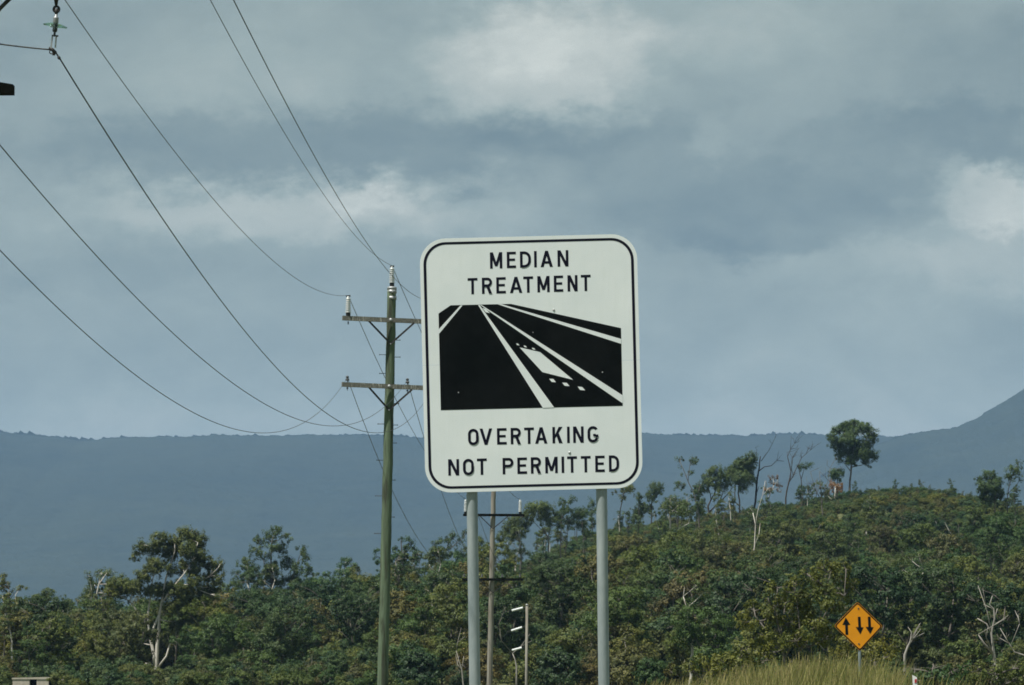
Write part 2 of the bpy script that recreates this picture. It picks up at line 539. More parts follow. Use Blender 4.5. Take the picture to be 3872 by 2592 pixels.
# ------------------------------------------------------------------ leaves and trees
def leaf_arrays(centres, radii, per, size, r, out, squash=.8, droop=.5):
    """leaf quads scattered through ball-shaped tufts, facing outwards from their bough: vertices (n,4,3)"""
    per = int(per * 2.7); size = size * .76
    n = len(centres) * per
    c = np.repeat(centres, per, 0); rad = np.repeat(radii, per)[:, None]; o = np.repeat(out, per, 0)
    u = r.normal(size=(n, 3)); u /= np.linalg.norm(u, axis=1, keepdims=True)
    rr = r.uniform(.15, 1, (n, 1)) ** .5
    off = u * rr * rad; off[:, 2] *= squash
    p = c + off
    nrm = o * .75 + u * .55 + r.normal(size=(n, 3)) * .42 + np.array([0, 0, .30])
    nrm /= np.linalg.norm(nrm, axis=1, keepdims=True)
    a = u * .6 + r.normal(size=(n, 3)) * .8; a[:, 2] -= droop * r.uniform(0, 1, n)
    a -= nrm * (a * nrm).sum(1, keepdims=True)
    a /= (np.linalg.norm(a, axis=1, keepdims=True) + 1e-9)
    b = np.cross(a, nrm)
    L = size * r.uniform(.6, 1.3, (n, 1)); Wd = L * r.uniform(.34, .6, (n, 1))
    return np.stack([p - a * L * .5, p + b * Wd * .5, p + a * L * .5, p - b * Wd * .5], 1)


def leaf_mesh(name, Q, mat):
    me = bpy.data.meshes.new(name)
    n = len(Q)
    me.vertices.add(n * 4); me.vertices.foreach_set('co', Q.astype(np.float32).ravel())
    me.loops.add(n * 4); me.loops.foreach_set('vertex_index', np.arange(n * 4, dtype=np.int32))
    me.polygons.add(n)
    me.polygons.foreach_set('loop_start', np.arange(0, n * 4, 4, dtype=np.int32))
    me.polygons.foreach_set('loop_total', np.full(n, 4, dtype=np.int32))
    me.materials.append(mat)
    me.update(calc_edges=True); me.validate()
    return me


def fill_blobs(B, r, tuft_r, dens):
    """tuft centres inside ellipsoids B = rows of (x,y,z,rx,ry,rz)"""
    C = []; own = []; O = []
    for k, (x, y, z, rx, ry, rz) in enumerate(B):
        n = max(2, int(dens * rx * ry * rz / tuft_r ** 3 * 1.5))
        u = r.normal(size=(n, 3)); u /= np.linalg.norm(u, axis=1, keepdims=True)
        q = r.uniform(.2, 1, (n, 1)) ** .45 * r.choice([1, 1, 1, 1.35], (n, 1))
        C.append(np.array([x, y, z]) + u * q * np.array([rx, ry, rz])); own += [k] * n; O.append(u * np.clip(q, 0, 1))
    return np.concatenate(C), np.array(own), np.concatenate(O)


def wobble(pts, r, amt):
    """subdivide a limb polyline [(p, rad)] and bend it a little"""
    out = []
    for (p, ra), (q, rb) in zip(pts[:-1], pts[1:]):
        p = np.asarray(p, float); q = np.asarray(q, float); L = np.linalg.norm(q - p)
        k = max(1, min(4, int(L / .7)))
        for i in range(k):
            f_ = i / k
            j = r.normal(size=3) * amt * (L / k) if i else 0
            out.append((p + (q - p) * f_ + j, ra + (rb - ra) * f_))
    out.append((np.asarray(pts[-1][0], float), pts[-1][1]))
    return out


def traced_tree(name, label, cat, origin, scale, y, limbs, blobs, bark='bark_grey', leaf='leaf_gum', seed=1, dens=1.0,
                tuft=.26, per=16, size=.20, group=None, foot=True, rscale=1.0, twigs=7, dead_twigs=0):
    """a tree whose limbs and leaf masses were measured on the photograph; y = its distance from the road"""
    r = np.random.default_rng(seed)
    P = lambda a, b, dy=0: pt(origin[0] + a / scale, origin[1] + b / scale, y + dy)
    mpp = y / FPX / scale
    b0 = P(limbs[0][0][0], limbs[0][0][1])
    base = np.array([b0[0], y, float(h(b0[0], y)) - .05])
    root = empty(name, base, label, cat, group)
    tb = MB(); nodes = []
    for li, lim in enumerate(limbs):
        k = r.uniform(-.55, .55) if li else 0
        x0 = limbs[0][0][0]
        if li:   # start where it leaves an earlier limb
            s0 = P(lim[0][0], lim[0][1]); dn = [np.linalg.norm((nd[0] - s0)[[0, 2]]) for nd in nodes]
            dy0 = nodes[int(np.argmin(dn))][0][1] - y
        else:
            dy0 = 0
        pts = []
        for q in lim:
            dist = abs(q[0] - lim[0][0]) * mpp
            pts.append((P(q[0], q[1], dy0 + k * dist), q[2] * mpp * .5 * rscale))
        if li == 0 and foot and pts[0][0][2] > base[2]:
            pts = [(base, pts[0][1] * 1.25)] + pts
        w = wobble(pts, r, .05)
        nodes += w
        tb.tube([p for p, _ in w], [max(.012, q) for _, q in w], 7 if li == 0 else 6)
    for _ in range(dead_twigs):
        p, q = nodes[r.integers(len(nodes) // 3, len(nodes))]
        d = r.normal(size=3) * np.array([.8, .6, .5]) + np.array([.15, 0, .9]); d /= np.linalg.norm(d)
        L = r.uniform(.5, 1.7)
        m = p + d * L * .5 + r.normal(size=3) * .1
        e_ = p + d * L + np.array([.1, 0, .15]) + r.normal(size=3) * .12
        tb.tube([p, m, e_], [max(.014, min(q, .035)), .016, .008], 4)
        tb.tube([m, m + (e_ - m) * .8 + r.normal(size=3) * .18], [.014, .008], 3)
    if blobs:
        B = []
        for q in blobs:
            a, b, rx, ry = q[:4]; rx, ry = rx * 1.12, ry * 1.15
            w = rx * mpp
            c = P(a, b, r.normal() * w * .9)
            B.append((c[0], c[1], c[2], w, w * .95, ry * mpp))
        C, own, O_ = fill_blobs(B, r, tuft, dens)
        npos = np.array([p for p, _ in nodes])
        for k, q in enumerate(B):
            c = np.array(q[:3])
            j = int(np.argmin(np.linalg.norm(npos - (c - np.array([0, 0, .55 * max(.3, np.hypot(*(npos[:, :2] - c[:2]).T).min())])), axis=1) + np.maximum(0, npos[:, 2] - c[2]) * 1.5))
            p = npos[j]
            mid = (p + c) / 2 + r.normal(size=3) * .08 * np.linalg.norm(c - p) + np.array([0, 0, -.04])
            r0 = min(nodes[j][1] * .7, .05 + .012 * np.linalg.norm(c - p))
            tb.tube([p, mid, c], [max(.02, r0), .026, .016], 5)
            own_c = C[own == k]
            for t_ in own_c[:twigs]:
                tb.tube([mid * .35 + c * .65, t_], [.016, .007], 3, cap=False)
        if leaf != 'leaf_wattle': C[:, 2] -= r.exponential(.16, len(C))
        cc_ = C.mean(0); far = (C - cc_); far /= (np.linalg.norm(far, axis=1, keepdims=True) + 1e-9)
        Q = leaf_arrays(C, r.uniform(.5, 1.3, len(C)) * tuft, per, size, r, O_ * .6 + far * .5, 1.15, 1.1)
        cme = leaf_mesh('crown', Q - base, M[leaf])
        co = bpy.data.objects.new('crown', cme); col.objects.link(co); co.parent = root
    tb.build('trunk', M[bark], root)
    return root


# ------------------------------------------------------------------ main road sign
SD = 36.0
sign = empty('road_sign', (pt(2030, 2700, SD)[0], SD + .09, 0.0), 'large white road sign lettered MEDIAN TREATMENT OVERTAKING NOT PERMITTED on two posts', 'road sign')


def Z(zx, zy, lift=0.0):
    return pt(1550 + zx / 1.5076, 860 + zy / 1.5076, SD - lift)


SL = .0250
CX, CY, HW, HH = 691.0, 776.0, 619.5, 724.0


def loc2z(a, b, lift=0.0):
    return Z(CX + a + SL * b, CY - SL * a + b, lift)


def rrect(hw, hh, rad, n=10):
    out = []
    for cx_, cy_, a0 in ((hw - rad, -hh + rad, -90), (hw - rad, hh - rad, 0), (-hw + rad, hh - rad, 90), (-hw + rad, -hh + rad, 180)):
        for k in range(n + 1):
            a = math.radians(a0 + 90 * k / n)
            out.append((cx_ + rad * math.cos(a), cy_ + rad * math.sin(a)))
    return out


def clip(poly, b0, keep_above):
    out = []
    ins = (lambda p: p[1] <= b0) if keep_above else (lambda p: p[1] >= b0)
    for p, q in zip(poly, poly[1:] + poly[:1]):
        if ins(p): out.append(p)
        if ins(p) != ins(q):
            f_ = (b0 - p[1]) / (q[1] - p[1]); out.append((p[0] + (q[0] - p[0]) * f_, b0))
    return out


outer = rrect(HW, HH, 146)
for part, keep, b0 in (('upper_sheet', True, -4.6), ('lower_sheet', False, -3.4)):
    m = MB(); m.prism([loc2z(a, b) for a, b in clip(outer, b0, keep)], (0, .003, 0)); m.build(part, M['white'], sign)
# black border ring
m = MB()
A_, B_ = rrect(HW - 20, HH - 21, 128), rrect(HW - 36, HH - 35, 114)
for i in range(len(A_)):
    j = (i + 1) % len(A_)
    m.poly([loc2z(*A_[i], .0012), loc2z(*A_[j], .0012), loc2z(*B_[j], .0012), loc2z(*B_[i], .0012)])
m.build('border', M['ink'], sign)
# pictogram
m = MB(); m.poly([Z(x, y, .0012) for x, y in ((163, 492), (232, 445), (575, 437), (1203, 575), (1213, 1018), (176, 1043))])
pict = m.build('road_pictogram', M['black'], sign)
marks = [[(288, 446), (300, 446), (166, 608), (165, 581)], [(388, 443), (397, 443), (822, 1027), (758, 1030)],
         [(399, 443), (407, 443), (1212, 958), (1213, 1004)], [(500, 439.5), (522, 439), (1204, 637), (1204.5, 665)],
         [(625, 685), (742, 712), (930, 870), (755, 826)],
         [(605, 662), (617, 664), (625, 674), (611, 672)], [(648, 674), (660, 676), (667, 685), (653, 684)], [(694, 687), (708, 689), (716, 698), (701, 697)],
         [(794, 864), (818, 865), (832, 884), (808, 882)], [(868, 886), (894, 887), (910, 906), (882, 904)], [(956, 908), (982, 911), (999, 930), (970, 928)],
         [(413, 461), (433, 466), (456, 490), (432, 485)]]
for k, q in enumerate(marks):
    m = MB(); m.poly([Z(x, y, .0022 + .0002 * (k % 4)) for x, y in q]); m.build('lane_marking', M['white'], pict)


def glyph(ch, w, s):
    """convex pieces of one legend capital, height 1, width w, stroke s"""
    R = lambda x0, y0, x1, y1: [(x0, y0), (x1, y0), (x1, y1), (x0, y1)]

    def band(path_o, path_i):
        return [[path_o[i], path_o[i + 1], path_i[i + 1], path_i[i]] for i in range(len(path_o) - 1)]

    def arc(cx_, cy_, rx, ry, a0, a1, n=7):
        return [(cx_ + rx * math.cos(math.radians(a0 + (a1 - a0) * k / n)), cy_ + ry * math.sin(math.radians(a0 + (a1 - a0) * k / n))) for k in range(n + 1)]

    def bowl(y0, y1, r_):
        o = [(s * .5, y1)] + arc(w - r_, y1 - r_, r_, r_, 90, 0) + arc(w - r_, y0 + r_, r_, r_, 0, -90) + [(s * .5, y0)]
        i = [(s * .5, y1 - s)] + arc(w - r_, y1 - r_, r_ - s, r_ - s, 90, 0) + arc(w - r_, y0 + r_, r_ - s, r_ - s, 0, -90) + [(s * .5, y0 + s)]
        return band(o, i)
    g = s * 1.16
    if ch == 'I': return [R(0, 0, w, 1)]
    if ch == 'E': return [R(0, 0, s, 1), R(s, 1 - s * .95, w, 1), R(s, .51 - s * .45, w * .9, .51 + s * .45), R(s, 0, w, s * .95)]
    if ch == 'T': return [R(w / 2 - s / 2, 0, w / 2 + s / 2, 1 - s * .9), R(0, 1 - s * .95, w, 1)]
    if ch == 'N': return [R(0, 0, s, 1), R(w - s, 0, w, 1), [(0, 1), (g, 1), (w, 0), (w - g, 0)]]
    if ch == 'M': return [R(0, 0, s, 1), R(w - s, 0, w, 1), [(0, 1), (g, 1), (w / 2 + s * .5, .14), (w / 2 - s * .5, .14)], [(w, 1), (w - g, 1), (w / 2 - s * .5, .14), (w / 2 + s * .5, .14)]]
    if ch == 'A': return [[(0, 0), (g, 0), (w / 2 + s * .55, 1), (w / 2 - s * .55, 1)], [(w, 0), (w - g, 0), (w / 2 - s * .55, 1), (w / 2 + s * .55, 1)], R(w * .2, .21, w * .8, .21 + s * .9)]
    if ch == 'V': return [[(0, 1), (g, 1), (w / 2 + s * .55, 0), (w / 2 - s * .55, 0)], [(w, 1), (w - g, 1), (w / 2 - s * .55, 0), (w / 2 + s * .55, 0)]]
    if ch == 'K': return [R(0, 0, s, 1), [(s, .30), (s, .52), (w - g * 1.25, 1), (w, 1)], [(w * .36, .52), (w * .36 + s * .9, .68), (w, 0), (w - g * 1.2, 0)]]
    if ch == 'D': return [R(0, 0, s, 1)] + bowl(0, 1, w * .62)
    if ch == 'P': return [R(0, 0, s, 1)] + bowl(.42, 1, .29)
    if ch == 'R': return [R(0, 0, s, 1)] + bowl(.42, 1, .29) + [[(w * .42, .46), (w * .42 + g, .46), (w, 0), (w - g * 1.05, 0)]]
    if ch in 'OG':
        r_ = w / 2
        o = arc(r_, 1 - r_, r_, r_, 0, 180, 12) + arc(r_, r_, r_, r_, 180, 360, 12)
        i = arc(r_, 1 - r_, r_ - s, r_ - s, 0, 180, 12) + arc(r_, r_, r_ - s, r_ - s, 180, 360, 12)
        b = band(o + o[:1], i + i[:1])
        if ch == 'O': return b
        return b[2:-2] + [R(w - s, .30, w, .48), R(w * .52, .37, w - s, .37 + s * .95)]
    return []


LINES = [
    ('MEDIAN', [(457, 527), (553, 605), (628, 690), (708.5, 723.5), (745, 815), (842, 904)], 680, 229.5, 92.5, .0300),
    ('TREATMENT', [(330, 386), (411, 469), (493, 547), (570, 641), (647, 703), (727, 797), (821, 874), (899, 956), (975, 1031)], 680, 372.5, 92.0, .0285),
    ('OVERTAKING', [(332, 392), (398, 470), (497, 552), (575, 633), (652, 708), (714, 784), (813, 871), (896.5, 911.5), (931, 991), (1013, 1075)], 700, 1234.5, 93.0, .0225),
    ('NOTPERMITTED', [(219, 281), (303, 365), (383, 439), (529, 591), (613, 668), (690, 748), (772, 843), (865, 880), (897, 953), (975, 1031), (1057, 1111), (1135, 1193)], 700, 1404.5, 93.0, .0240),
]
for word, spans, xm, yb, hgt, slope in LINES:
    for ch, (x0, x1) in zip(word, spans):
        m = MB()
        for k, q in enumerate(glyph(ch, (x1 - x0) / hgt, .162)):
            m.poly([Z(x0 + gx * hgt - SL * gy * hgt * .6, yb - (x0 + gx * hgt - xm) * slope - gy * hgt, .0012 + .00012 * k) for gx, gy in q])
        m.build('letter', M['ink'], sign)
# dents and stone chips
for zx, zy, rr_ in ((820, 472, 7), (910, 1285, 8), (277, 943, 4), (995, 852, 5), (1098, 827, 4), (702, 600, 3)):
    m = MB(); c = Z(zx, zy, .0034); m.lathe([(rr_ * .00146, -.0025), (rr_ * .0012, 0), (rr_ * .0006, .0025), (.0002, .003)], c, (0, -1, 0), 8); m.build('dent', M['alu'], sign)
# stiffening rails and posts
for b in (-560, -190, 190, 560):
    m = MB(); a = loc2z(-560, b, -.011); c = loc2z(560, b, -.011); m.beam(a, c, .012, .05); m.build('rail', M['alu'], sign)
for (xt, xb) in ((1785.0, 1795.5), (2275.0, 2283.5)):
    top = pt(xt - 13.5 * (xt - xb) / (xt - xb), 960, SD + .064)
    a = pt(xt, 1880, SD + .064); b = pt(xb, 2592, SD + .064)
    d = (a - b) / (a[2] - b[2]); low = b + d * (-.3 - b[2]); hi = b + d * (pt(xt, 960, SD)[2] - b[2])
    m = MB(); m.tube([low, b, a, hi], .0462, 24); post = m.build('post', M['galv'], sign)
    for b_ in (-560, -190, 190, 560):
        zc = loc2z(0, b_)[2]; q = b + d * (zc - b[2])
        m = MB(); m.tube([q - (0, 0, .022), q + (0, 0, .022)], .050, 20); m.build('clamp', M['alu'], post)

# ------------------------------------------------------------------ diamond warning sign
DD = 92.0
DS = lambda a, b, lift=0.: pt(3100 + a / 4.453, 2240 + b / 4.453, DD - lift)
dbase = DS(690, 1568); gz = float(h(dbase[0], DD))
dia = empty('warning_sign', (dbase[0], DD + .05, gz), 'orange diamond warning sign with three black lane arrows on thin post', 'road sign')
cen = (651.0, 575.0)
corners = [(632, 160), (1062, 575), (674, 995), (238, 570)]


def diamond(scale_, rad):
    P_ = [np.array([cen[0] + (x - cen[0]) * scale_, cen[1] + (y - cen[1]) * scale_]) for x, y in corners]
    out = []
    for i in range(4):
        p, a, b = P_[i], P_[i - 1], P_[(i + 1) % 4]
        u = (a - p) / np.linalg.norm(a - p); v = (b - p) / np.linalg.norm(b - p)
        for k in range(6):
            t_ = k / 5
            out.append(tuple(p + u * rad * (1 - t_) ** 2 + v * rad * t_ ** 2))
    return out


m = MB(); m.prism([DS(a, b) for a, b in diamond(1, 42)], (0, .003, 0)); m.build('panel', M['orange'], dia)
o_, i_ = diamond(.982, 40), diamond(.918, 34)
m = MB()
for k in range(len(o_)):
    j = (k + 1) % len(o_)
    m.poly([DS(*o_[k], .002), DS(*o_[j], .002), DS(*i_[j], .002), DS(*i_[k], .002)])
m.build('border', M['black'], dia)
for tip, h1, h2, s_in, s_e in (((437, 425), (380, 552), (515, 552), (447, 530), (456, 718)), ((683, 712), (605, 588), (737, 592), (673, 610), (662, 415)), ((849, 706), (770, 583), (906, 590), (840, 610), (830, 413))):
    m = MB(); m.poly([DS(*tip, .002), DS(*h1, .002), DS(*h2, .002)])
    m.poly([DS(s_in[0] - 23, s_in[1], .0028), DS(s_in[0] + 23, s_in[1], .0028), DS(s_e[0] + 23, s_e[1], .0028), DS(s_e[0] - 23, s_e[1], .0028)])
    m.build('arrow', M['black'], dia)
for a, b in ((650, 278), (658, 872)):
    m = MB(); m.lathe([(.018, 0), (.018, .004), (.011, .009), (.002, .012)], DS(a, b, .001), (0, -1, 0), 8); m.build('bolt', M['dark_steel'], dia)
m = MB()
pb = DS(672, 1100, -.04); pb2 = DS(655, 300, -.04); dd = (pb2 - pb) / (pb2[2] - pb[2])
m.tube([pb + dd * (gz - .3 - pb[2]), pb, pb2], .032, 14); m.build('post', M['galv'], dia)

# ------------------------------------------------------------------ guide post
gp0 = pt(3463, 2592, 94); gz2 = float(h(gp0[0], 94)); gtop = pt(3458, 2553, 94)
gpst = empty('guide_post', (gp0[0], 94, gz2), 'white roadside guide post with red reflector in the grass', 'guide post')
m = MB(); w_ = .048
m.prism([(gp0[0] - w_ + .02, 93.985, gz2 - .2), (gp0[0] + w_ + .02, 93.985, gz2 - .2), (gtop[0] + w_ * 1.05, 93.985, gtop[2] - .05), (gtop[0] - w_, 93.985, gtop[2])], (0, .03, 0))
m.build('blade', M['guide_white'], gpst)
m = MB(); c = np.array([gtop[0] + .022, 93.98, gtop[2] - .13]); m.box(c, (.022, 0, 0), (0, .004, 0), (.002, 0, .04)); m.build('reflector', M['red'], gpst)


# ------------------------------------------------------------------ power line
def post_insulator(m, m2, base, hgt, r, axis=(0, 0, 1), sheds=8):
    """ribbed post insulator; m gets the porcelain, m2 its metal foot"""
    m2.lathe([(r * .55, -.02), (r * .75, 0), (r * .8, hgt * .10), (r * .6, hgt * .15)], base, axis, 14)
    prof = [(r * .55, hgt * .14)]
    for k in range(sheds):
        z0 = hgt * (.15 + .80 * k / sheds); z1 = hgt * (.15 + .80 * (k + .45) / sheds); z2 = hgt * (.15 + .80 * (k + .8) / sheds)
        s_ = r * (1 - .22 * k / sheds)
        prof += [(s_ * .5, z0), (s_ * 1.05, z0 + hgt * .006), (s_ * .9, z1), (s_ * .5, z2)]
    prof += [(r * .5, hgt * .95), (r * .34, hgt * 1.0)]
    m.lathe(prof, base, axis, 16)


def pin_insulator(parent, base, r=.055, mat='porcelain_dark', pin=.10):
    m = MB(); m.tube([base - (0, 0, .22), base - (0, 0, .16), base + (0, 0, pin)], [.006, .012, .012], 8)
    m.lathe([(.03, -.165), (.03, -.14)], base, (0, 0, 1), 8)
    mp = m
    m = MB(); m.lathe([(r * .5, pin * .45), (r, pin * .5), (r * .95, pin * .85), (r * .62, pin * .95), (r * .55, pin * 1.15), (r * .75, pin * 1.3), (r * .7, pin * 1.6), (r * .3, pin * 1.75)], base, (0, 0, 1), 14)
    p = m.build('insulator', M[mat], parent); mp.build('pin', M['dark_steel'], p)


# ---- green pole
P1 = 114.0
q = lambda a, b, dy=0.: pt(a, b, P1 + dy)
ptop, pbot = q(1482, 1088), q(1447, 2592)
pd = (ptop - pbot) / (ptop[2] - pbot[2])
ax1 = lambda z: pbot + pd * (z - pbot[2])
foot = ax1(float(h(pbot[0], P1)))
pole1 = empty('power_pole', foot, 'green treated timber power pole with two crossarms and ribbed post insulators', 'power pole')
m = MB()
zs = np.linspace(foot[2] - .4, ptop[2], 40)
pr = np.random.default_rng(4)
m.tube([ax1(z) + np.array([pr.normal() * .004, pr.normal() * .004, 0]) for z in zs], [.150 - .034 * (z - zs[0]) / (zs[-1] - zs[0]) + pr.normal() * .002 for z in zs], 24)
m.build('pole_shaft', M['green_pole'], pole1)
m = MB(); m.lathe([(.126, -.06), (.128, 0), (.10, .02), (.03, .035)], ptop, pd, 20); m.build('pole_cap', M['steel'], pole1)
for zy in (1104, 1128):
    m = MB(); c = q(1482, zy); m.tube([c - (0, 0, .045), c + (0, 0, .045)], .124, 22); m.build('band', M['steel'], pole1)
    m = MB(); c = q(1484, zy, -.13); m.lathe([(.03, 0), (.03, .04), (.02, .06)], c, (0, -1, 0), 8); m.build('bolt', M['steel'], pole1)


def crossarm(parent, a, b, hh, ww, mat='arm'):
    m = MB(); m.beam(a, b, ww, hh); return m.build('crossarm', M[mat], parent)


AF = -.20          # arms are bolted to the near face
ua, ub = q(1295, 1203.5, AF - .35), q(1668, 1219.5, AF + .35)
la, lb = q(1293, 1454.5, AF - .35), q(1663, 1470, AF + .35)
for (a, b, bl, br, vee) in ((ua, ub, (1393, 1213), (1566, 1222), (1477, 1301)), (la, lb, (1393, 1463), (1558, 1474), (1471, 1551))):
    crossarm(pole1, a, b, .118, .10)
    for e_, off in ((bl, -.02), (br, .02)):
        m = MB(); s0 = q(*e_, AF - .075 + off * 6); s1 = q(*vee, -.155); m.beam(s0, s1, .05, .012, (0, 1, 0)); m.build('brace', M['dark_steel'], pole1)
    m = MB(); mid = (a + b) / 2; mid = ax1(mid[2]) + np.array([0, AF - .07, 0]); m.lathe([(.05, -.0), (.05, .012), (.022, .014), (.022, .04)], mid, (0, -1, 0), 8); m.build('bolt', M['steel'], pole1)
    m = MB(); vv = q(*vee, -.165); m.lathe([(.02, 0), (.02, .035)], vv, (0, -1, 0), 8); m.build('bolt', M['steel'], pole1)


def arm_pt(a, b, px, up=.06):
    fa = pt(px, 1296, 100)[0] / 100
    # point on the arm whose bearing matches the pixel column
    best = min(np.linspace(0, 1, 801), key=lambda t_: abs((a + (b - a) * t_)[0] / (a + (b - a) * t_)[1] - fa))
    return a + (b - a) * best + np.array([0, 0, up])


att = {}
for key, px in (('UL', 1316.5), ('UR', 1646)):
    b_ = arm_pt(ua, ub, px, .075)
    mi, mf = MB(), MB(); post_insulator(mi, mf, b_, .50, .082)
    i_ = mi.build('insulator', M['porcelain'], pole1); mf.build('insulator_base', M['dark_steel'], i_)
    m = MB(); m.tube([b_ - (0, 0, .24), b_ - (0, 0, .16)], [.012, .022], 8); m.build('stud', M['dark_steel'], i_)
    m = MB(); m.tube([b_ + (-.06, 0, .51), b_ + (.06, 0, .515)], .022, 8); m.build('tie', M['dark_steel'], i_)
    att[key] = b_ + np.array([0, 0, .53])
b_ = ptop + np.array([0, 0, .05]); mi, mf = MB(), MB(); post_insulator(mi, mf, b_, .50, .082)
i_ = mi.build('insulator', M['porcelain'], pole1); mf.build('insulator_base', M['dark_steel'], i_)
m = MB(); m.tube([b_ + (-.05, 0, .51), b_ + (.06, 0, .515)], .022, 8); m.build('tie', M['dark_steel'], i_)
att['T'] = b_ + np.array([0, 0, .53])
for key, px in (('L1', 1314), ('L2', 1541), ('L3', 1648)):
    b_ = arm_pt(la, lb, px, .06); pin_insulator(pole1, b_); att[key] = b_ + np.array([0, 0, .12])
for k, (px, py, sd) in enumerate([(1513, 1287, 1), (1435, 1342, -1), (1513, 1351, 1), (1435, 1413, -1), (1508, 1527, 1), (1429, 1604, -1), (1503, 1608, 1), (1499, 1676, 1), (1425, 1741, -1), (1494, 1816, 1), (1420, 1876, -1), (1491, 1956, 1), (1416, 2018, -1)]):
    e_ = q(px, py); c = ax1(e_[2]); m = MB(); m.tube([c + np.array([sd * .09, 0, 0]), e_], .0085, 6); m.lathe([(.017, -.008), (.017, .008)], e_, (1, 0, 0), 6); m.build('step_bolt', M['dark_steel'], pole1)

# ---- second, grey pole
P2 = 186.0
q2 = lambda a, b, dy=0.: pt(a, b, P2 + dy)
t2, b2 = q2(1868, 1775), q2(1850.5, 2592)
d2 = (t2 - b2) / (t2[2] - b2[2]); ax2 = lambda z: b2 + d2 * (z - b2[2])
f2_ = ax2(float(h(b2[0], P2)))
pole2 = empty('power_pole', f2_, 'slim grey weathered power pole seen between the sign posts', 'power pole')
m = MB(); zs = np.linspace(f2_[2] - .3, t2[2], 24)
m.tube([ax2(z) + np.array([pr.normal() * .004, 0, 0]) for z in zs], [.128 - .03 * (z - zs[0]) / (zs[-1] - zs[0]) for z in zs], 16); m.build('pole_shaft', M['grey_pole'], pole2)
ua2, ub2 = q2(1751, 1948, -.18), q2(1983, 1949, -.18)
la2, lb2 = q2(1747, 2192, -.18), q2(1978, 2192, -.18)
for a, b, vy in ((ua2, ub2, 2000), (la2, lb2, 2243)):
    crossarm(pole2, a, b, .11, .10, 'dark_arm')
    for px in (1815, 1922):
        m = MB(); s0 = q2(px, (1952 if vy < 2100 else 2196), -.25); s1 = q2(1864, vy, -.13); m.beam(s0, s1, .04, .012, (0, 1, 0)); m.build('brace', M['dark_steel'], pole2)
att2 = {}
for key, px in (('UL', 1761), ('UR', 1967)):
    b_ = arm_pt(ua2, ub2, px, .06); mi, mf = MB(), MB(); post_insulator(mi, mf, b_, .60, .085)
    i_ = mi.build('insulator', M['porcelain'], pole2); mf.build('insulator_base', M['dark_steel'], i_); att2[key] = b_ + np.array([0, 0, .61])
b_ = t2 + np.array([0, 0, .01]); mi, mf = MB(), MB(); post_insulator(mi, mf, b_, .55, .085)
i_ = mi.build('insulator', M['porcelain'], pole2); mf.build('insulator_base', M['dark_steel'], i_); att2['T'] = b_ + np.array([0, 0, .56])
for key, px in (('L1', 1756), ('L2', 1823), ('L3', 1899), ('L4', 1966)):
    b_ = arm_pt(la2, lb2, px, .055); pin_insulator(pole2, b_); att2[key] = b_ + np.array([0, 0, .12])

# ---- near stub pole at the left edge, mostly out of the frame
P0 = 29.0
n0 = lambda a, b, dy=0.: pt(a, b, P0 + dy)
s_top = n0(-250, -120); x0 = s_top[0]
stub = empty('stub_pole', (x0, P0, 0), 'dark timber arm of a stub pole jutting in above the sagging wires', 'power pole')
m = MB(); m.tube([(x0 - .02, P0, -.3), (x0, P0, 3), (x0, P0, s_top[2] + .25)], [.14, .125, .11], 16); m.build('pole_shaft', M['dark_pole'], stub)
za = n0(200, -60)[2]
crossarm(stub, np.array([x0 - .85, P0 - .17, za]), np.array([n0(205, 0)[0] + .10, P0 - .17, za]), .11, .10, 'dark_arm')
m = MB()
e1 = n0(52, 354, -.17)
zt, zb = n0(52, 336)[2], n0(52, 371)[2]
zt2 = n0(0, 325)[2]
xe = e1[0]; xl = n0(0, 0)[0]
m.prism([(x0 - .5, P0 - .22, zb - .008), (xe, P0 - .22, zb), (xe, P0 - .22, zt), (xl, P0 - .22, zt2), (x0 - .5, P0 - .22, zt2 + .01)], (0, .10, 0)); m.build('crossarm', M['dark_arm'], stub)
m = MB(); m.tube([n0(-230, 260, -.13), n0(-60, 110, -.13), n0(0, 33, -.13), n0(36, -3, -.13), n0(90, -45, -.13)], .014, 8); m.build('brace', M['dark_steel'], stub)

# glass suspension insulator hanging from its arm
ci = lambda a, b, dy=0.: pt(100 + a / 6.535, b / 6.535, P0 - .17 + dy)
gi = empty('glass_insulator', ci(735, -60), 'green glass disc insulator hanging above a wire clamp', 'insulator')
m = MB(); m.tube([ci(745, -330), ci(735, -60), ci(735, 130)], [.010, .018, .010], 10)
ring = [ci(740 + 70 * math.cos(a), 235 + 72 * math.sin(a)) for a in np.linspace(0, 2 * math.pi, 25)]
m.tube(ring, .0085, 8, cap=False); m.tube([ci(740, 215), ci(738, 300), ci(735, 360)], [.012, .013, .009], 10); m.build('ball_eye', M['dark_steel'], gi)
axd = ci(735, 370) - ci(705, 700); axd /= np.linalg.norm(axd); axg = np.array([axd[0], -.10, axd[2]]); axg /= np.linalg.norm(axg)
u_ = np.linalg.norm(ci(735, 370) - ci(705, 700)) / 330
base_g = ci(712, 640)
axg2 = np.array([.17, -.16, 1.0]); axg2 /= np.linalg.norm(axg2)
m = MB(); m.lathe([(62 * u_, 60 * u_), (70 * u_, 75 * u_), (66 * u_, 165 * u_), (70 * u_, 180 * u_), (66 * u_, 205 * u_), (35 * u_, 225 * u_), (33 * u_, 275 * u_), (18 * u_, 285 * u_)], base_g, axd, 18); m.build('cap', M['steel'], gi)
m = MB(); m.lathe([(60 * u_, -55 * u_), (150 * u_, -32 * u_), (285 * u_, -25 * u_), (305 * u_, -5 * u_), (290 * u_, 12 * u_), (180 * u_, 42 * u_), (80 * u_, 70 * u_), (50 * u_, 72 * u_)], base_g, axg2, 28); m.build('disc', M['glass'], gi)
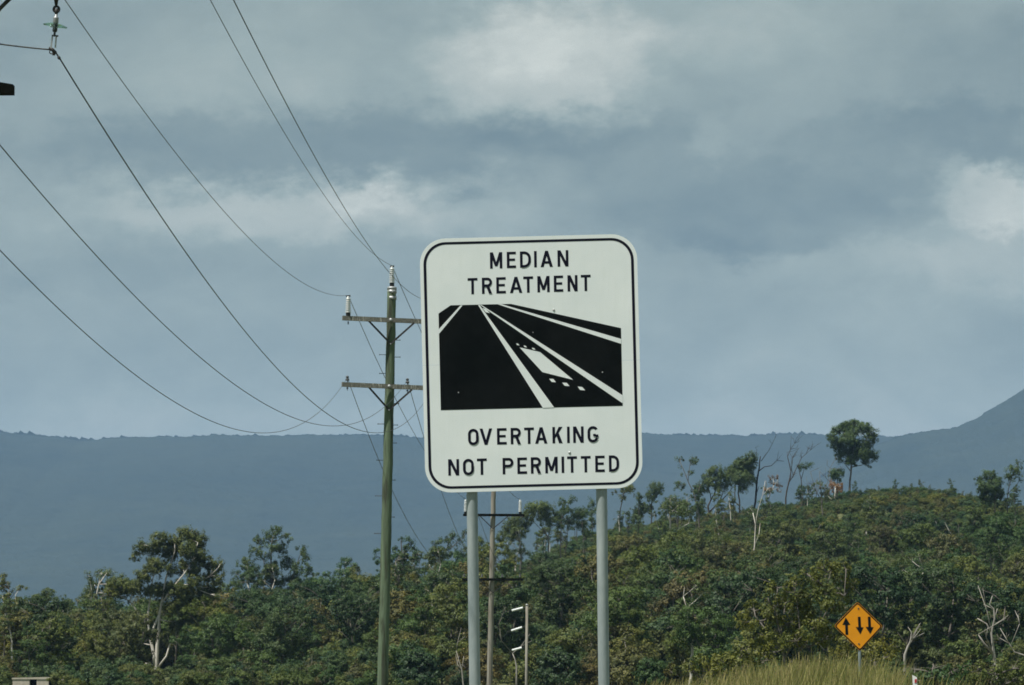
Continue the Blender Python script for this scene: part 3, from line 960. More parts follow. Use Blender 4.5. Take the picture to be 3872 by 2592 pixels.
m = MB(); m.lathe([(25 * u_, -160 * u_), (52 * u_, -150 * u_), (62 * u_, -110 * u_), (55 * u_, -60 * u_), (40 * u_, 50 * u_)], base_g, axd, 14)
m.tube([ci(640, 885, -.03), ci(775, 895, .03)], 22 * u_, 10); m.tube([ci(700, 800), ci(690, 890)], 28 * u_, 8); m.build('socket', M['dark_steel'], gi)
for a0, a1, dy in ((640, 605, -.025), (733, 715, .025)):
    m = MB(); m.beam(ci(a0, 910, dy), ci(a1, 1190, dy), 36 * u_, 20 * u_, (0, 1, 0)); m.build('strap', M['steel'], gi)
m = MB(); m.tube([ci(560, 1180), ci(640, 1230), ci(700, 1300), ci(745, 1300)], [28 * u_, 45 * u_, 50 * u_, 30 * u_], 10)
ring = [ci(615 + 45 * math.cos(a), 1290 + 45 * math.sin(a)) for a in np.linspace(0, 2 * math.pi, 17)]
m.tube(ring, 14 * u_, 6, cap=False); m.lathe([(30 * u_, 0), (45 * u_, 40 * u_), (20 * u_, 80 * u_)], ci(675, 1375), (0, 0, 1), 10)
m.tube([ci(720, 1290), ci(800, 1430), ci(830, 1470)], [22 * u_, 20 * u_, 14 * u_], 8); m.lathe([(12 * u_, -45 * u_), (40 * u_, -25 * u_), (40 * u_, 25 * u_), (12 * u_, 45 * u_)], ci(805, 1435), (.45, 0, -.9), 10); m.build('clamp', M['dark_steel'], gi)


# ---- conductors
def conductor(A, B, sag, rad, label, n=70, t0=0.0):
    tt = np.linspace(t0, 1, n)
    pts = [A * (1 - t_) + B * t_ - np.array([0, 0, 4 * sag * t_ * (1 - t_)]) for t_ in tt]
    org = pts[0]
    m = MB(); m.tube(pts, rad, 6)
    o = m.build('overhead_wire', M['wire'], None, origin=org)
    return tag(o, label, 'wire', 'overhead conductors of the power line')


clampP = ci(760, 1350)
conductor(clampP, att['L3'], 1.90, .0052, 'dark wire running from the glass disc insulator down past the green pole')
conductor(np.array([-4.06, 30, 5.76]), att['L2'], 1.82, .0052, 'sagging wire tied to the inner small insulator of the lower crossarm')
conductor(np.array([-4.51, 30, 5.47]), att['L1'], 1.86, .0052, 'lowest sagging wire tied to the outer end of the lower crossarm')
conductor(np.array([-4.03, 10, 7.90]), att['UL'], 1.51, .0048, 'wire tied to the post insulator on the upper crossarm end')
conductor(np.array([-3.18, 10, 8.26]), att['T'], 1.16, .0048, 'wire tied to the insulator on top of the green pole')
conductor(np.array([-2.25, 10, 6.55]), att['UR'], 1.21, .0048, 'high wire crossing behind the pole top towards the white sign')
conductor(clampP + np.array([-.02, 0, .03]), np.array([x0 + .1, P0 - .05, n0(-100, 150)[2] + .02]), .01, .0052, 'short jumper wire joining the glass insulator clamp to the stub pole', 12)
for k, (a_, b_, sg, lab) in enumerate([
        ('UL', 'UL', .80, 'far wire slanting down behind the green pole from its upper crossarm'),
        ('T', 'T', .54, 'far wire dropping from the pole top behind the white sign'),
        ('UR', 'UR', 1.1, 'far wire reaching the grey pole upper crossarm from behind the sign'),
        ('L1', 'L1', 1.41, 'far wire falling from the lower crossarm end towards the treetops'),
        ('L2', 'L2', .78, 'far wire falling steeply beside the sign edge to the grey pole'),
        ('L3', 'L3', .35, 'far wire hidden behind the sign reaching the grey pole lower crossarm')]):
    conductor(att[a_], att2[b_], sg, .0085, lab)

# ---- small pole with three pale strain insulators
PT_ = 212.0
q3 = lambda a, b, dy=0.: pt(a, b, PT_ + dy)
tt3, tb3 = q3(1992.5, 2287), q3(1990, 2592)


def terminal_pole(dx, dy, dzt, label, arms):
    off = np.array([dx, dy, 0.])
    top = tt3 + off; bot = tb3 + off
    d3 = (top - bot) / (top[2] - bot[2]); gz3 = float(h(bot[0], bot[1]))
    root = empty('terminal_pole', bot + d3 * (gz3 - bot[2]), label, 'power pole')
    m = MB(); m.tube([bot + d3 * (gz3 - .3 - bot[2]), bot, top], [.072, .068, .062], 12); m.build('pole_shaft', M['grey_pole'], root)
    m = MB(); m.lathe([(.07, -.06), (.07, .01), (.03, .03)], top, d3, 12); m.build('pole_cap', M['steel'], root)
    ends = []
    for (xa, ya, xb, yb, xc, yc) in arms:
        m = MB(); A_ = q3(xa, ya); B_ = q3(xb, yb)
        m.tube([q3(1989, ya - 2), A_], .014, 6); m.build('link', M['dark_steel'], root); m = MB(); m.tube([B_, q3(xc, yc)], .012, 6); m.build('link', M['dark_steel'], root)
        m = MB(); dv = B_ - A_; L = np.linalg.norm(dv); prof = [(.03, 0)]
        for k in range(9):
            prof += [(.04, L * (k + .1) / 9), (.066, L * (k + .3) / 9), (.063, L * (k + .5) / 9), (.04, L * (k + .8) / 9)]
        prof += [(.03, L)]
        m.lathe(prof, A_, dv, 12); m.build('strain_insulator', M['white_ins'], root)
        ends.append(q3(xc, yc))
    return root, ends


tp, ends = terminal_pole(0, 0, 0, 'thin grey pole with three pale strain insulators one above another', [
    (1977, 2299, 1935, 2310, 1906, 2315), (1974, 2373, 1933, 2386, 1918, 2389), (1973, 2450, 1936, 2460, 1930, 2462)])
for e_, lab in zip(ends, ('thin wire leaving the top strain insulator', 'thin wire leaving the middle strain insulator', 'thin wire leaving the bottom strain insulator')):
    pz = ax2(e_[2] + .4); conductor(e_, pz + np.array([.12, .05, 0]), .5, .005, lab, 16)
# ------------------------------------------------------------------ low concrete wall among the trees
CW = 236.0
qc = lambda a, b, dy=0.: pt(a / 4., 2200 + b / 4., CW + dy)
wl = empty('concrete_wall', (qc(560, 1500)[0], CW, 0), 'low tan concrete wall with dark openings among roadside trees', 'wall')
spans = [(190, 445), (555, 735), (840, 905)]
for a, b in spans:
    m = MB(); p, r_ = qc(a, 1480), qc(b, 1480); m.prism([(p[0], CW, -.1), (r_[0], CW, -.1), (r_[0], CW, p[2]), (p[0], CW, p[2])], (0, .35, 0)); m.build('pier', M['concrete'], wl)
m = MB(); p, r_ = qc(180, 1478), qc(915, 1445); m.prism([(p[0], CW - .03, p[2] + .002), (r_[0], CW - .03, p[2] + .002), (r_[0], CW - .03, qc(0, 1440)[2]), (p[0], CW - .03, qc(0, 1455)[2])], (0, .41, 0)); m.build('coping', M['concrete'], wl)
m = MB(); p = qc(450, 1480); r_ = qc(840, 1480); m.prism([(p[0], CW + .30, -.1), (r_[0], CW + .30, -.1), (r_[0], CW + .30, p[2]), (p[0], CW + .30, p[2])], (0, .04, 0)); m.build('opening_shade', M['dark_arm'], wl)  # near-black sheet added as the shade inside the wall openings
m = MB(); m.beam(qc(880, 1560, -.1), qc(985, 1440, -.1), .12, .14, (0, 1, 0)); m.build('end_rail', M['concrete'], wl)

# ------------------------------------------------------------------ traced trees
C8 = ((400, 1950), 2.442); C6 = ((0, 1900), 1.6736); C4 = ((1400, 1800), 3.92); C5 = ((1650, 1800), 1.98)
C7 = ((2300, 1550), 1.4905); CL = ((0, 2200), 4.0); CR = ((3200, 1950), 2.442); CB = ((2300, 2000), 1.4905)


def T(name, label, cs, y, limbs, blobs, **kw):
    return traced_tree(name, label, 'tree', cs[0], cs[1], y, limbs, blobs, **kw)


T('gum_tree', 'tall spreading gum with white forked trunk and heavy dark crown', C8, 300,
  [[(455, 1568, 42), (465, 1400, 38), (475, 1200, 34), (490, 1050, 30), (492, 930, 26), (520, 780, 20), (560, 560, 14), (640, 320, 8)],
   [(450, 1390, 34), (425, 1200, 30), (400, 1100, 24), (390, 900, 20), (410, 770, 18), (430, 600, 12), (500, 300, 7)],
   [(430, 1120, 24), (440, 1040, 22), (490, 920, 18)], [(392, 1090, 20), (335, 1040, 18), (280, 870, 16), (220, 790, 14), (130, 740, 10)],
   [(440, 1385, 16), (340, 1360, 15), (220, 1310, 12), (150, 1230, 10), (145, 1190, 7)], [(470, 1420, 20), (560, 1300, 18), (595, 1180, 16), (650, 1130, 10)],
   [(510, 830, 18), (640, 640, 14), (800, 420, 9), (850, 250, 6)], [(495, 960, 18), (580, 980, 12), (690, 970, 8)], [(640, 640, 12), (820, 640, 9), (960, 560, 6), (1040, 480, 4)]],
  [(740, 160, 70, 55), (850, 210, 70, 60), (640, 220, 65, 55), (500, 210, 75, 55), (330, 270, 50, 50), (270, 350, 38, 40), (440, 290, 60, 50), (600, 330, 80, 50), (770, 300, 75, 55), (850, 340, 60, 55),
   (450, 450, 75, 55), (350, 540, 60, 60), (580, 470, 50, 40), (700, 460, 60, 50), (800, 480, 65, 60), (870, 400, 55, 45), (990, 450, 65, 50), (1050, 450, 38, 38), (1050, 580, 42, 40), (960, 560, 60, 30),
   (830, 600, 65, 45), (930, 680, 75, 40), (1000, 660, 38, 38), (1010, 745, 38, 22), (740, 720, 95, 65), (650, 650, 85, 55), (540, 680, 85, 50), (430, 680, 75, 45), (250, 650, 85, 45), (150, 650, 75, 55), (60, 640, 65, 55),
   (320, 930, 60, 40), (620, 830, 80, 50), (760, 830, 90, 65), (880, 800, 70, 50), (650, 1010, 70, 45), (800, 980, 95, 65), (560, 1080, 40, 30), (300, 1190, 50, 35), (200, 1420, 70, 50)],
  bark='bark_pale', seed=11, tuft=.22, per=18, size=.17, dens=2.5)
T('gum_tree', 'open thin-leaved gum beside the heavy dark gum, sky showing through', C6, 360,
  [[(1738, 1060, 22), (1745, 850, 18), (1730, 700, 15), (1712, 450, 11), (1720, 250, 7), (1740, 180, 4)], [(1737, 760, 12), (1620, 560, 8), (1560, 400, 4)], [(1740, 720, 12), (1830, 560, 8), (1900, 330, 4)], [(1715, 500, 8), (1650, 330, 4)], [(1742, 840, 10), (1690, 790, 8), (1640, 720, 5)]],
  [(1750, 180, 42, 28), (1820, 200, 32, 22), (1690, 220, 40, 26), (1630, 230, 34, 22), (1610, 290, 40, 20), (1740, 270, 36, 36), (1800, 290, 36, 26), (1680, 330, 34, 24), (1560, 380, 46, 30), (1600, 420, 36, 24), (1720, 400, 46, 34), (1810, 370, 40, 36), (1920, 300, 32, 28), (1940, 345, 26, 26), (1890, 400, 40, 24), (1970, 390, 22, 12),
   (1490, 450, 26, 30), (1560, 480, 36, 24), (1650, 500, 46, 24), (1760, 490, 56, 26), (1860, 470, 46, 30), (1500, 510, 36, 26), (1600, 560, 46, 26), (1700, 580, 56, 26), (1820, 570, 56, 26), (1930, 530, 56, 36), (1560, 620, 50, 30), (1660, 650, 50, 26), (1800, 650, 60, 28), (1900, 630, 50, 30)],
  bark='bark_grey', seed=12, dens=1.5, tuft=.24, per=14, size=.19)
T('gum_tree', 'slender pale-stemmed gum standing behind the heavy dark gum', C6, 380,
  [[(580, 800, 14), (575, 640, 12), (580, 560, 8), (565, 470, 4)], [(578, 700, 12), (605, 640, 12), (625, 520, 8), (680, 440, 4)]],
  [(560, 465, 28, 26), (640, 440, 36, 26), (690, 450, 32, 28), (600, 520, 44, 26), (690, 520, 46, 36), (560, 560, 34, 26), (640, 570, 40, 24), (760, 490, 46, 34), (820, 520, 46, 36), (520, 620, 34, 26), (740, 560, 46, 30)], bark='bark_pale', seed=13, dens=1.4, tuft=.26, per=14, size=.2)
T('gum_tree', 'small round-topped gum rising from the belt beyond the thin-leaved gum', C6, 385, [[(2180, 760, 12), (2180, 640, 10), (2180, 500, 7), (2190, 390, 4)]],
  [(2185, 365, 42, 22), (2230, 400, 32, 28), (2150, 420, 28, 28), (2190, 450, 40, 26), (2160, 500, 36, 26), (2240, 480, 36, 26), (2280, 470, 22, 22), (2200, 530, 46, 26), (2130, 540, 30, 24)], bark='bark_pale', seed=14, dens=1.4, tuft=.25, per=14, size=.2)
T('dead_tree', 'broken pale dead tree with forked stubs by the tree belt', CL, 345, [[(95, 900, 34), (95, 500, 30), (120, 380, 26), (140, 200, 16)], [(105, 440, 24), (60, 350, 22), (40, 215, 14)], [(135, 340, 14), (230, 270, 12), (240, 190, 9), (300, 110, 5)]],
  [(340, 310, 50, 18), (470, 305, 40, 26), (50, 555, 34, 46), (60, 220, 26, 18)], bark='bark_pale', seed=15, dens=.8, tuft=.2, per=12, size=.17)
T('gum_tree', 'drooping gum with dark stem directly beside the green pole', C4, 405, [[(492, 1500, 34), (488, 1380, 30), (470, 1150, 22), (455, 960, 12)], [(475, 1200, 14), (600, 1060, 9), (690, 1110, 6)], [(480, 1300, 12), (380, 1150, 8), (330, 1060, 5)]],
  [(480, 940, 46, 36), (570, 930, 56, 36), (600, 1000, 56, 44), (650, 1080, 46, 36), (720, 1140, 32, 26), (380, 1060, 56, 36), (400, 1150, 56, 36), (340, 1210, 56, 40), (500, 1180, 46, 36), (650, 1255, 56, 26), (520, 1280, 56, 36), (100, 1100, 46, 46), (90, 1200, 46, 46), (200, 1250, 60, 40)], bark='bark_dark', seed=16, dens=1.5, tuft=.24, per=14, size=.2)
T('gum_tree', 'bent-over gum with curled crown between green pole and sign post', C4, 410, [[(965, 1400, 26), (960, 1300, 22), (950, 1010, 12)], [(962, 1330, 18), (1100, 1130, 14), (1210, 900, 10)], [(1100, 1130, 12), (1390, 920, 7)]],
  [(1220, 840, 66, 30), (1170, 880, 56, 36), (1290, 930, 38, 40), (1270, 1000, 36, 30), (1000, 980, 76, 30), (1100, 940, 66, 30), (950, 1060, 46, 46), (1190, 1020, 46, 30), (1050, 1100, 66, 46), (1390, 820, 46, 30), (1400, 900, 36, 56), (1150, 1150, 80, 50), (1330, 1130, 70, 46)], bark='bark_grey', seed=17, dens=1.5, tuft=.24, per=14, size=.2)
for lab, sd, lm, bl in (
        ('feathery gum between the two sign posts beside the grey pole', 18, [[(632, 640, 10), (630, 560, 9), (620, 430, 7), (640, 350, 4)], [(628, 500, 6), (560, 400, 4)], [(628, 500, 6), (530, 430, 4)]], [(580, 330, 56, 34), (600, 400, 52, 30), (660, 370, 36, 52), (520, 390, 36, 44), (640, 300, 40, 30), (480, 450, 40, 34)]),
        ('broad umbrella-crowned gum between the two sign posts', 19, [[(840, 560, 10), (840, 470, 9), (790, 380, 6), (760, 270, 4)], [(835, 460, 7), (870, 340, 4)], [(835, 460, 7), (720, 330, 3)]], [(760, 225, 86, 28), (700, 262, 52, 34), (830, 250, 52, 42), (860, 330, 44, 34), (800, 300, 46, 34), (690, 320, 40, 30)]),
        ('upright double-headed gum between the two sign posts', 20, [[(930, 500, 9), (932, 430, 8), (940, 280, 5), (955, 190, 3)], [(935, 340, 5), (1000, 170, 3)]], [(955, 195, 36, 36), (1005, 168, 28, 26), (930, 280, 44, 44), (985, 250, 34, 30), (920, 345, 40, 36), (1010, 330, 34, 40)]),
        ('narrow double-stemmed gum close against the far sign post', 21, [[(1100, 520, 9), (1100, 440, 8), (1090, 330, 4)], [(1100, 480, 8), (1170, 420, 7), (1165, 200, 3)]], [(1080, 262, 56, 30), (1095, 340, 36, 46), (1160, 200, 28, 36), (1160, 262, 36, 26), (1040, 290, 40, 26), (1130, 420, 40, 30)])):
    T('gum_tree', lab, C5, 440, lm, bl, bark='bark_grey', seed=sd, dens=1.3, tuft=.25, per=14, size=.2)


def RT(name, label, limbs, blobs, lift=.9, **kw):
    y = hill_y(C7[0][0] + limbs[0][0][0] / C7[1], C7[0][1] + limbs[0][0][1] / C7[1], lift)
    kw.setdefault('tuft', .24); kw.setdefault('per', 14); kw.setdefault('size', .2); kw.setdefault('dens', 1.6)
    return T(name, label, C7, y, limbs, blobs, **kw)


RT('gum_tree', 'spindly little gum with side-swept top nearest the white sign', [[(65, 670, 7), (68, 560, 6), (85, 480, 5), (100, 440, 3)]], [(100, 440, 36, 12), (132, 436, 22, 12), (35, 465, 12, 14), (75, 490, 22, 10)], bark='bark_dark', seed=31)
RT('gum_tree', 'short dark gum on a straight black stem on the ridge', [[(168, 740, 7), (168, 620, 6), (175, 500, 4)]], [(170, 570, 32, 28), (180, 490, 23, 23), (160, 612, 28, 22), (195, 540, 24, 20)], bark='bark_dark', seed=32)
RT('gum_tree', 'fan-topped gum on a dark stem in the ridge row', [[(243, 640, 7), (245, 520, 6), (265, 440, 4)], [(245, 560, 5), (220, 500, 3)]], [(270, 430, 38, 22), (240, 480, 32, 22), (220, 550, 32, 22), (297, 452, 14, 18)], bark='bark_dark', seed=33)
RT('gum_tree', 'white-limbed gum with spread bare branches and thin leaves', [[(345, 815, 10), (350, 720, 9), (345, 600, 6), (350, 500, 3)], [(350, 722, 8), (300, 705, 7), (283, 668, 4)], [(352, 716, 7), (400, 670, 6), (455, 640, 4)], [(348, 640, 4), (320, 560, 3)]], [(350, 505, 36, 26), (370, 560, 36, 26), (310, 550, 32, 26), (440, 560, 46, 36), (260, 585, 26, 16), (420, 520, 30, 24)], bark='bark_pale', seed=34, dens=.8)
RT('gum_tree', 'tall sparse gum with leaf tufts only at branch tips', [[(520, 765, 10), (512, 600, 8), (490, 500, 6), (440, 380, 4), (402, 290, 3)], [(450, 400, 4), (470, 270, 2)], [(490, 500, 5), (520, 420, 3)], [(440, 420, 3), (395, 430, 2)]], [(410, 275, 28, 11), (480, 270, 22, 20), (500, 292, 14, 14), (400, 420, 26, 22), (460, 350, 22, 13), (388, 440, 18, 18), (510, 450, 34, 32), (520, 520, 32, 30), (500, 570, 30, 26)], bark='bark_grey', seed=35, dens=1.0)
RT('gum_tree', 'wind-bent gum with forked dark stems leaning away', [[(570, 605, 12), (562, 545, 10), (600, 470, 6), (620, 380, 3)], [(570, 575, 9), (640, 510, 6), (700, 440, 3)], [(580, 510, 6), (555, 400, 3)], [(630, 515, 5), (660, 430, 3)]], [(610, 335, 42, 22), (560, 370, 28, 32), (650, 370, 36, 26), (590, 400, 42, 26), (682, 400, 28, 26), (540, 430, 26, 36), (640, 430, 30, 20), (500, 440, 23, 26), (690, 340, 24, 18)], bark='bark_dark', seed=36, dens=1.2)
RT('gum_tree', 'dense upright gum next to the charred trunk', [[(740, 555, 9), (736, 430, 7), (760, 300, 4)], [(742, 545, 7), (715, 520, 6), (715, 400, 4)], [(738, 450, 5), (800, 370, 3)]], [(760, 290, 42, 28), (800, 265, 32, 28), (730, 310, 32, 28), (700, 330, 28, 22), (780, 330, 42, 32), (820, 290, 22, 28), (740, 380, 42, 32), (690, 360, 22, 28), (800, 380, 32, 28), (760, 430, 26, 22)], bark='bark_dark', seed=37, dens=1.5)
RT('dead_tree', 'charred black dead trunk with one long crooked limb', [[(822, 558, 12), (835, 450, 11), (845, 360, 9), (858, 262, 5)], [(850, 345, 6), (880, 322, 5), (920, 315, 4), (950, 286, 3), (992, 290, 2)], [(862, 290, 4), (905, 230, 3), (925, 190, 2), (942, 155, 2)], [(833, 480, 5), (850, 430, 2)], [(835, 300, 3), (838, 225, 2)]], [], bark='bark_burnt', seed=38, dead_twigs=5)
RT('dead_tree', 'leafless many-twigged dark tree leaning on the ridge', [[(1000, 500, 9), (1015, 420, 8), (1030, 350, 6), (1010, 265, 4), (1050, 190, 2)], [(1018, 410, 6), (1060, 330, 4), (1090, 270, 3), (1142, 225, 2)], [(1030, 350, 4), (1040, 270, 3), (1072, 220, 2)], [(1012, 280, 3), (1008, 240, 2)]], [], bark='bark_dark', seed=39, dead_twigs=26)
RT('gum_tree', 'thin-stemmed gum with flat leaf tufts next to the leafless tree', [[(1085, 525, 6), (1088, 400, 5), (1076, 345, 3), (1078, 320, 2)], [(1088, 390, 4), (1105, 330, 3), (1130, 315, 2)]], [(1080, 315, 18, 11), (1110, 312, 23, 11), (1140, 310, 17, 11), (1085, 440, 20, 14)], bark='bark_dark', seed=40)
RT('dead_tree', 'brushy grey half-dead tree of thin upright twigs', [[(1210, 595, 8), (1202, 500, 6), (1190, 350, 2)], [(1205, 520, 4), (1160, 430, 3), (1140, 350, 2)], [(1203, 490, 4), (1240, 400, 3), (1250, 330, 2)], [(1206, 530, 4), (1130, 470, 2)]], [(1190, 430, 38, 36), (1160, 440, 24, 24), (1220, 460, 30, 26)], bark='bark_grey', seed=41, dens=.3, dead_twigs=26)
RT('gum_tree', 'small dark gum beside the lone round tree', [[(1290, 490, 7), (1290, 380, 4), (1288, 350, 3)]], [(1290, 345, 38, 17), (1285, 370, 28, 18), (1320, 358, 16, 12), (1260, 360, 16, 10)], bark='bark_dark', seed=42, dens=1.5)
RT('scorched_tree', 'scorched brown-leaved small tree under the lone round tree', [[(1275, 520, 6), (1280, 430, 4)], [(1275, 520, 6), (1230, 480, 3)]], [(1290, 420, 34, 24), (1262, 410, 22, 18), (1300, 440, 22, 18), (1230, 450, 20, 18)], leaf='leaf_brown', bark='bark_pale', seed=43, dens=.7)
RT('scorched_tree', 'scorched brown-leaved tree with split pale stem by the charred trunk', [[(895, 560, 7), (888, 470, 6), (890, 400, 3)], [(893, 520, 4), (935, 420, 3)]], [(930, 385, 24, 18), (962, 376, 18, 11), (945, 410, 24, 16), (900, 450, 20, 16), (960, 440, 18, 16)], leaf='leaf_brown', bark='bark_pale', seed=44, dens=.5)
RT('lone_tree', 'lone round-crowned tree standing proud on the hilltop', [[(1360, 480, 13), (1362, 400, 11), (1370, 310, 9), (1380, 230, 5), (1400, 130, 3)], [(1364, 345, 5), (1330, 300, 4), (1312, 280, 3)], [(1368, 325, 6), (1430, 312, 4), (1465, 280, 3)], [(1370, 305, 6), (1340, 200, 4), (1330, 130, 2)], [(1372, 300, 6), (1430, 210, 4), (1470, 140, 2)]],
   [(1340, 95, 44, 24), (1390, 78, 46, 20), (1440, 92, 40, 24), (1480, 125, 32, 26), (1500, 150, 22, 16), (1288, 108, 32, 20), (1262, 148, 27, 22), (1285, 185, 36, 26), (1345, 165, 46, 32), (1395, 185, 34, 22), (1462, 190, 36, 24), (1482, 250, 36, 26), (1440, 240, 40, 30), (1380, 235, 46, 30), (1318, 225, 36, 26), (1296, 258, 22, 18), (1370, 282, 36, 20), (1450, 288, 26, 12), (1380, 120, 36, 22)], bark='bark_grey', seed=45, tuft=.27, per=20, size=.2, dens=1.6, lift=.6)
RT('gum_tree', 'rounded dense gum of the hilltop pair beyond the lone tree', [[(2180, 605, 8), (2180, 500, 6), (2150, 400, 3)], [(2180, 520, 5), (2205, 420, 3)]], [(2100, 385, 28, 13), (2150, 365, 38, 23), (2110, 430, 32, 32), (2170, 420, 42, 36), (2140, 480, 42, 32), (2200, 470, 32, 32), (2200, 400, 23, 23), (2120, 500, 26, 22)], bark='bark_grey', seed=46, dens=1.7, lift=.6)
RT('gum_tree', 'thin see-through gum of the hilltop pair beyond the lone tree', [[(2250, 605, 7), (2255, 450, 5), (2292, 330, 2)], [(2255, 470, 4), (2320, 400, 2)]], [(2310, 290, 20, 16), (2280, 330, 32, 22), (2320, 345, 22, 13), (2250, 380, 22, 22), (2290, 370, 23, 18), (2330, 400, 13, 13), (2265, 500, 30, 26)], bark='bark_dark', seed=47, dens=1.1, lift=.6)
RT('dead_tree', 'slender forked white trunk gleaming on the hillside', [[(812, 840, 8), (825, 770, 7), (830, 650, 5), (815, 582, 4)], [(820, 780, 5), (850, 700, 4), (856, 640, 3)], [(830, 660, 4), (845, 560, 3), (870, 480, 3), (885, 400, 2)]], [(900, 440, 20, 16)], bark='bark_pale', leaf='leaf_brown', seed=48, dens=.3, lift=.5)
RT('gum_tree', 'small grey-stemmed gum halfway down the hillside', [[(925, 880, 7), (912, 780, 6), (895, 720, 4)], [(912, 780, 4), (940, 700, 3)]], [(890, 690, 34, 28), (930, 680, 30, 26), (970, 730, 26, 26), (905, 740, 24, 20)], bark='bark_grey', seed=49, dens=.5, lift=.5)
RT('gum_tree', 'thin grey gum with ragged crown below the hilltop', [[(1272, 740, 6), (1266, 640, 5), (1255, 590, 3)]], [(1260, 590, 30, 26), (1235, 620, 24, 20), (1290, 610, 20, 20)], bark='bark_grey', seed=50, dens=.4, lift=.5)


def RD(name, label, cs, y, limbs, seed, bark='bark_silver', tw=6):
    return T(name, label, cs, y, limbs, [], bark=bark, seed=seed, dead_twigs=tw, rscale=.75)


RD('dead_tree', 'gnarled silver dead tree with stubby arms above the grass', CR, 150, [[(1400, 1500, 44), (1360, 1260, 36), (1340, 1080, 26), (1370, 950, 22), (1360, 860, 18), (1322, 822, 14), (1350, 740, 9)], [(1352, 1270, 34), (1270, 1180, 26), (1220, 1100, 14)], [(1345, 1100, 22), (1295, 1000, 18), (1210, 950, 10)], [(1360, 868, 14), (1270, 820, 8)], [(1370, 950, 12), (1395, 860, 7)]], 61, tw=3)
RD('dead_tree', 'leaning bleached dead branches beside the gnarled silver tree', CR, 165, [[(1700, 1330, 20), (1640, 1290, 18), (1550, 1260, 16), (1490, 1160, 12), (1420, 1040, 7)], [(1550, 1260, 10), (1500, 1180, 8), (1415, 1130, 5)], [(1520, 1200, 9), (1600, 1000, 5)]], 62, tw=2)
RD('dead_tree', 'short bleached forked stump between orange diamond and silver dead tree', CR, 175, [[(540, 1290, 34), (565, 1220, 28), (592, 1160, 20), (602, 1080, 12), (570, 1030, 7)], [(598, 1150, 12), (650, 1120, 9), (720, 1085, 5)]], 63, tw=2)
RD('dead_tree', 'short leaning pale branch halfway up the hillside', CR, hill_y(3200 + 960 / 2.442, 1950 + 350 / 2.442, 1.2), [[(940, 360, 12), (975, 330, 11), (1020, 245, 9), (1000, 205, 5)]], 64, tw=2)
RD('dead_tree', 'small grey snag low on the hillside scrub', CR, hill_y(3200 + 800 / 2.442, 1950 + 440 / 2.442, 1.2), [[(805, 445, 14), (780, 405, 11), (755, 370, 6)]], 65, tw=2)
RD('dead_tree', 'pale crooked trunk beneath the strain insulators', C5, 214, [[(600, 1500, 18), (600, 1430, 16), (590, 1380, 12), (570, 1330, 8)]], 66, tw=2)
RD('dead_tree', 'pale thin trunk leaning between green pole and sign post', C5, 214, [[(205, 1600, 14), (190, 1450, 12), (165, 1370, 8), (148, 1310, 5)], [(190, 1460, 6), (205, 1350, 4)]], 67, tw=2)
RD('dead_tree', 'bone-white snag on the slope behind the sign post', C5, hill_y(1650 + 40 / 1.98, 1800 + 1030 / 1.98, 1.2), [[(42, 1040, 9), (35, 960, 8), (28, 870, 5)], [(36, 980, 5), (0, 930, 3)]], 68, tw=3)

# wattle thicket behind the diamond sign
T('wattle_tree', 'bushy wattle with yellow-green tips behind the orange diamond', CB, 128,
  [[(1000, 860, 16), (985, 680, 14), (960, 560, 12), (935, 440, 8), (955, 340, 5)], [(990, 740, 12), (1080, 560, 9), (1060, 380, 6)], [(1000, 800, 14), (1180, 560, 10), (1230, 330, 6), (1260, 230, 3)], [(1180, 560, 8), (1330, 380, 5), (1340, 240, 3)], [(985, 690, 9), (850, 520, 6)]],
  [(1200, 212, 52, 28), (1262, 200, 52, 24), (1340, 222, 34, 40), (1120, 252, 52, 25), (1300, 280, 62, 34), (1180, 290, 52, 34), (1060, 292, 44, 30), (950, 330, 62, 28), (1040, 350, 52, 34), (1372, 290, 38, 30), (1250, 350, 62, 34), (1340, 360, 52, 34), (1140, 380, 62, 34), (900, 390, 42, 34), (1000, 420, 62, 38), (1250, 430, 70, 38), (1120, 470, 70, 42), (820, 450, 60, 36), (900, 500, 60, 42), (1010, 530, 70, 42), (1180, 550, 78, 42), (780, 530, 60, 38), (880, 600, 70, 42), (1050, 620, 78, 42), (1230, 620, 70, 42)],
  bark='bark_grey', leaf='leaf_wattle', seed=71, tuft=.17, per=16, size=.125, dens=1.25)
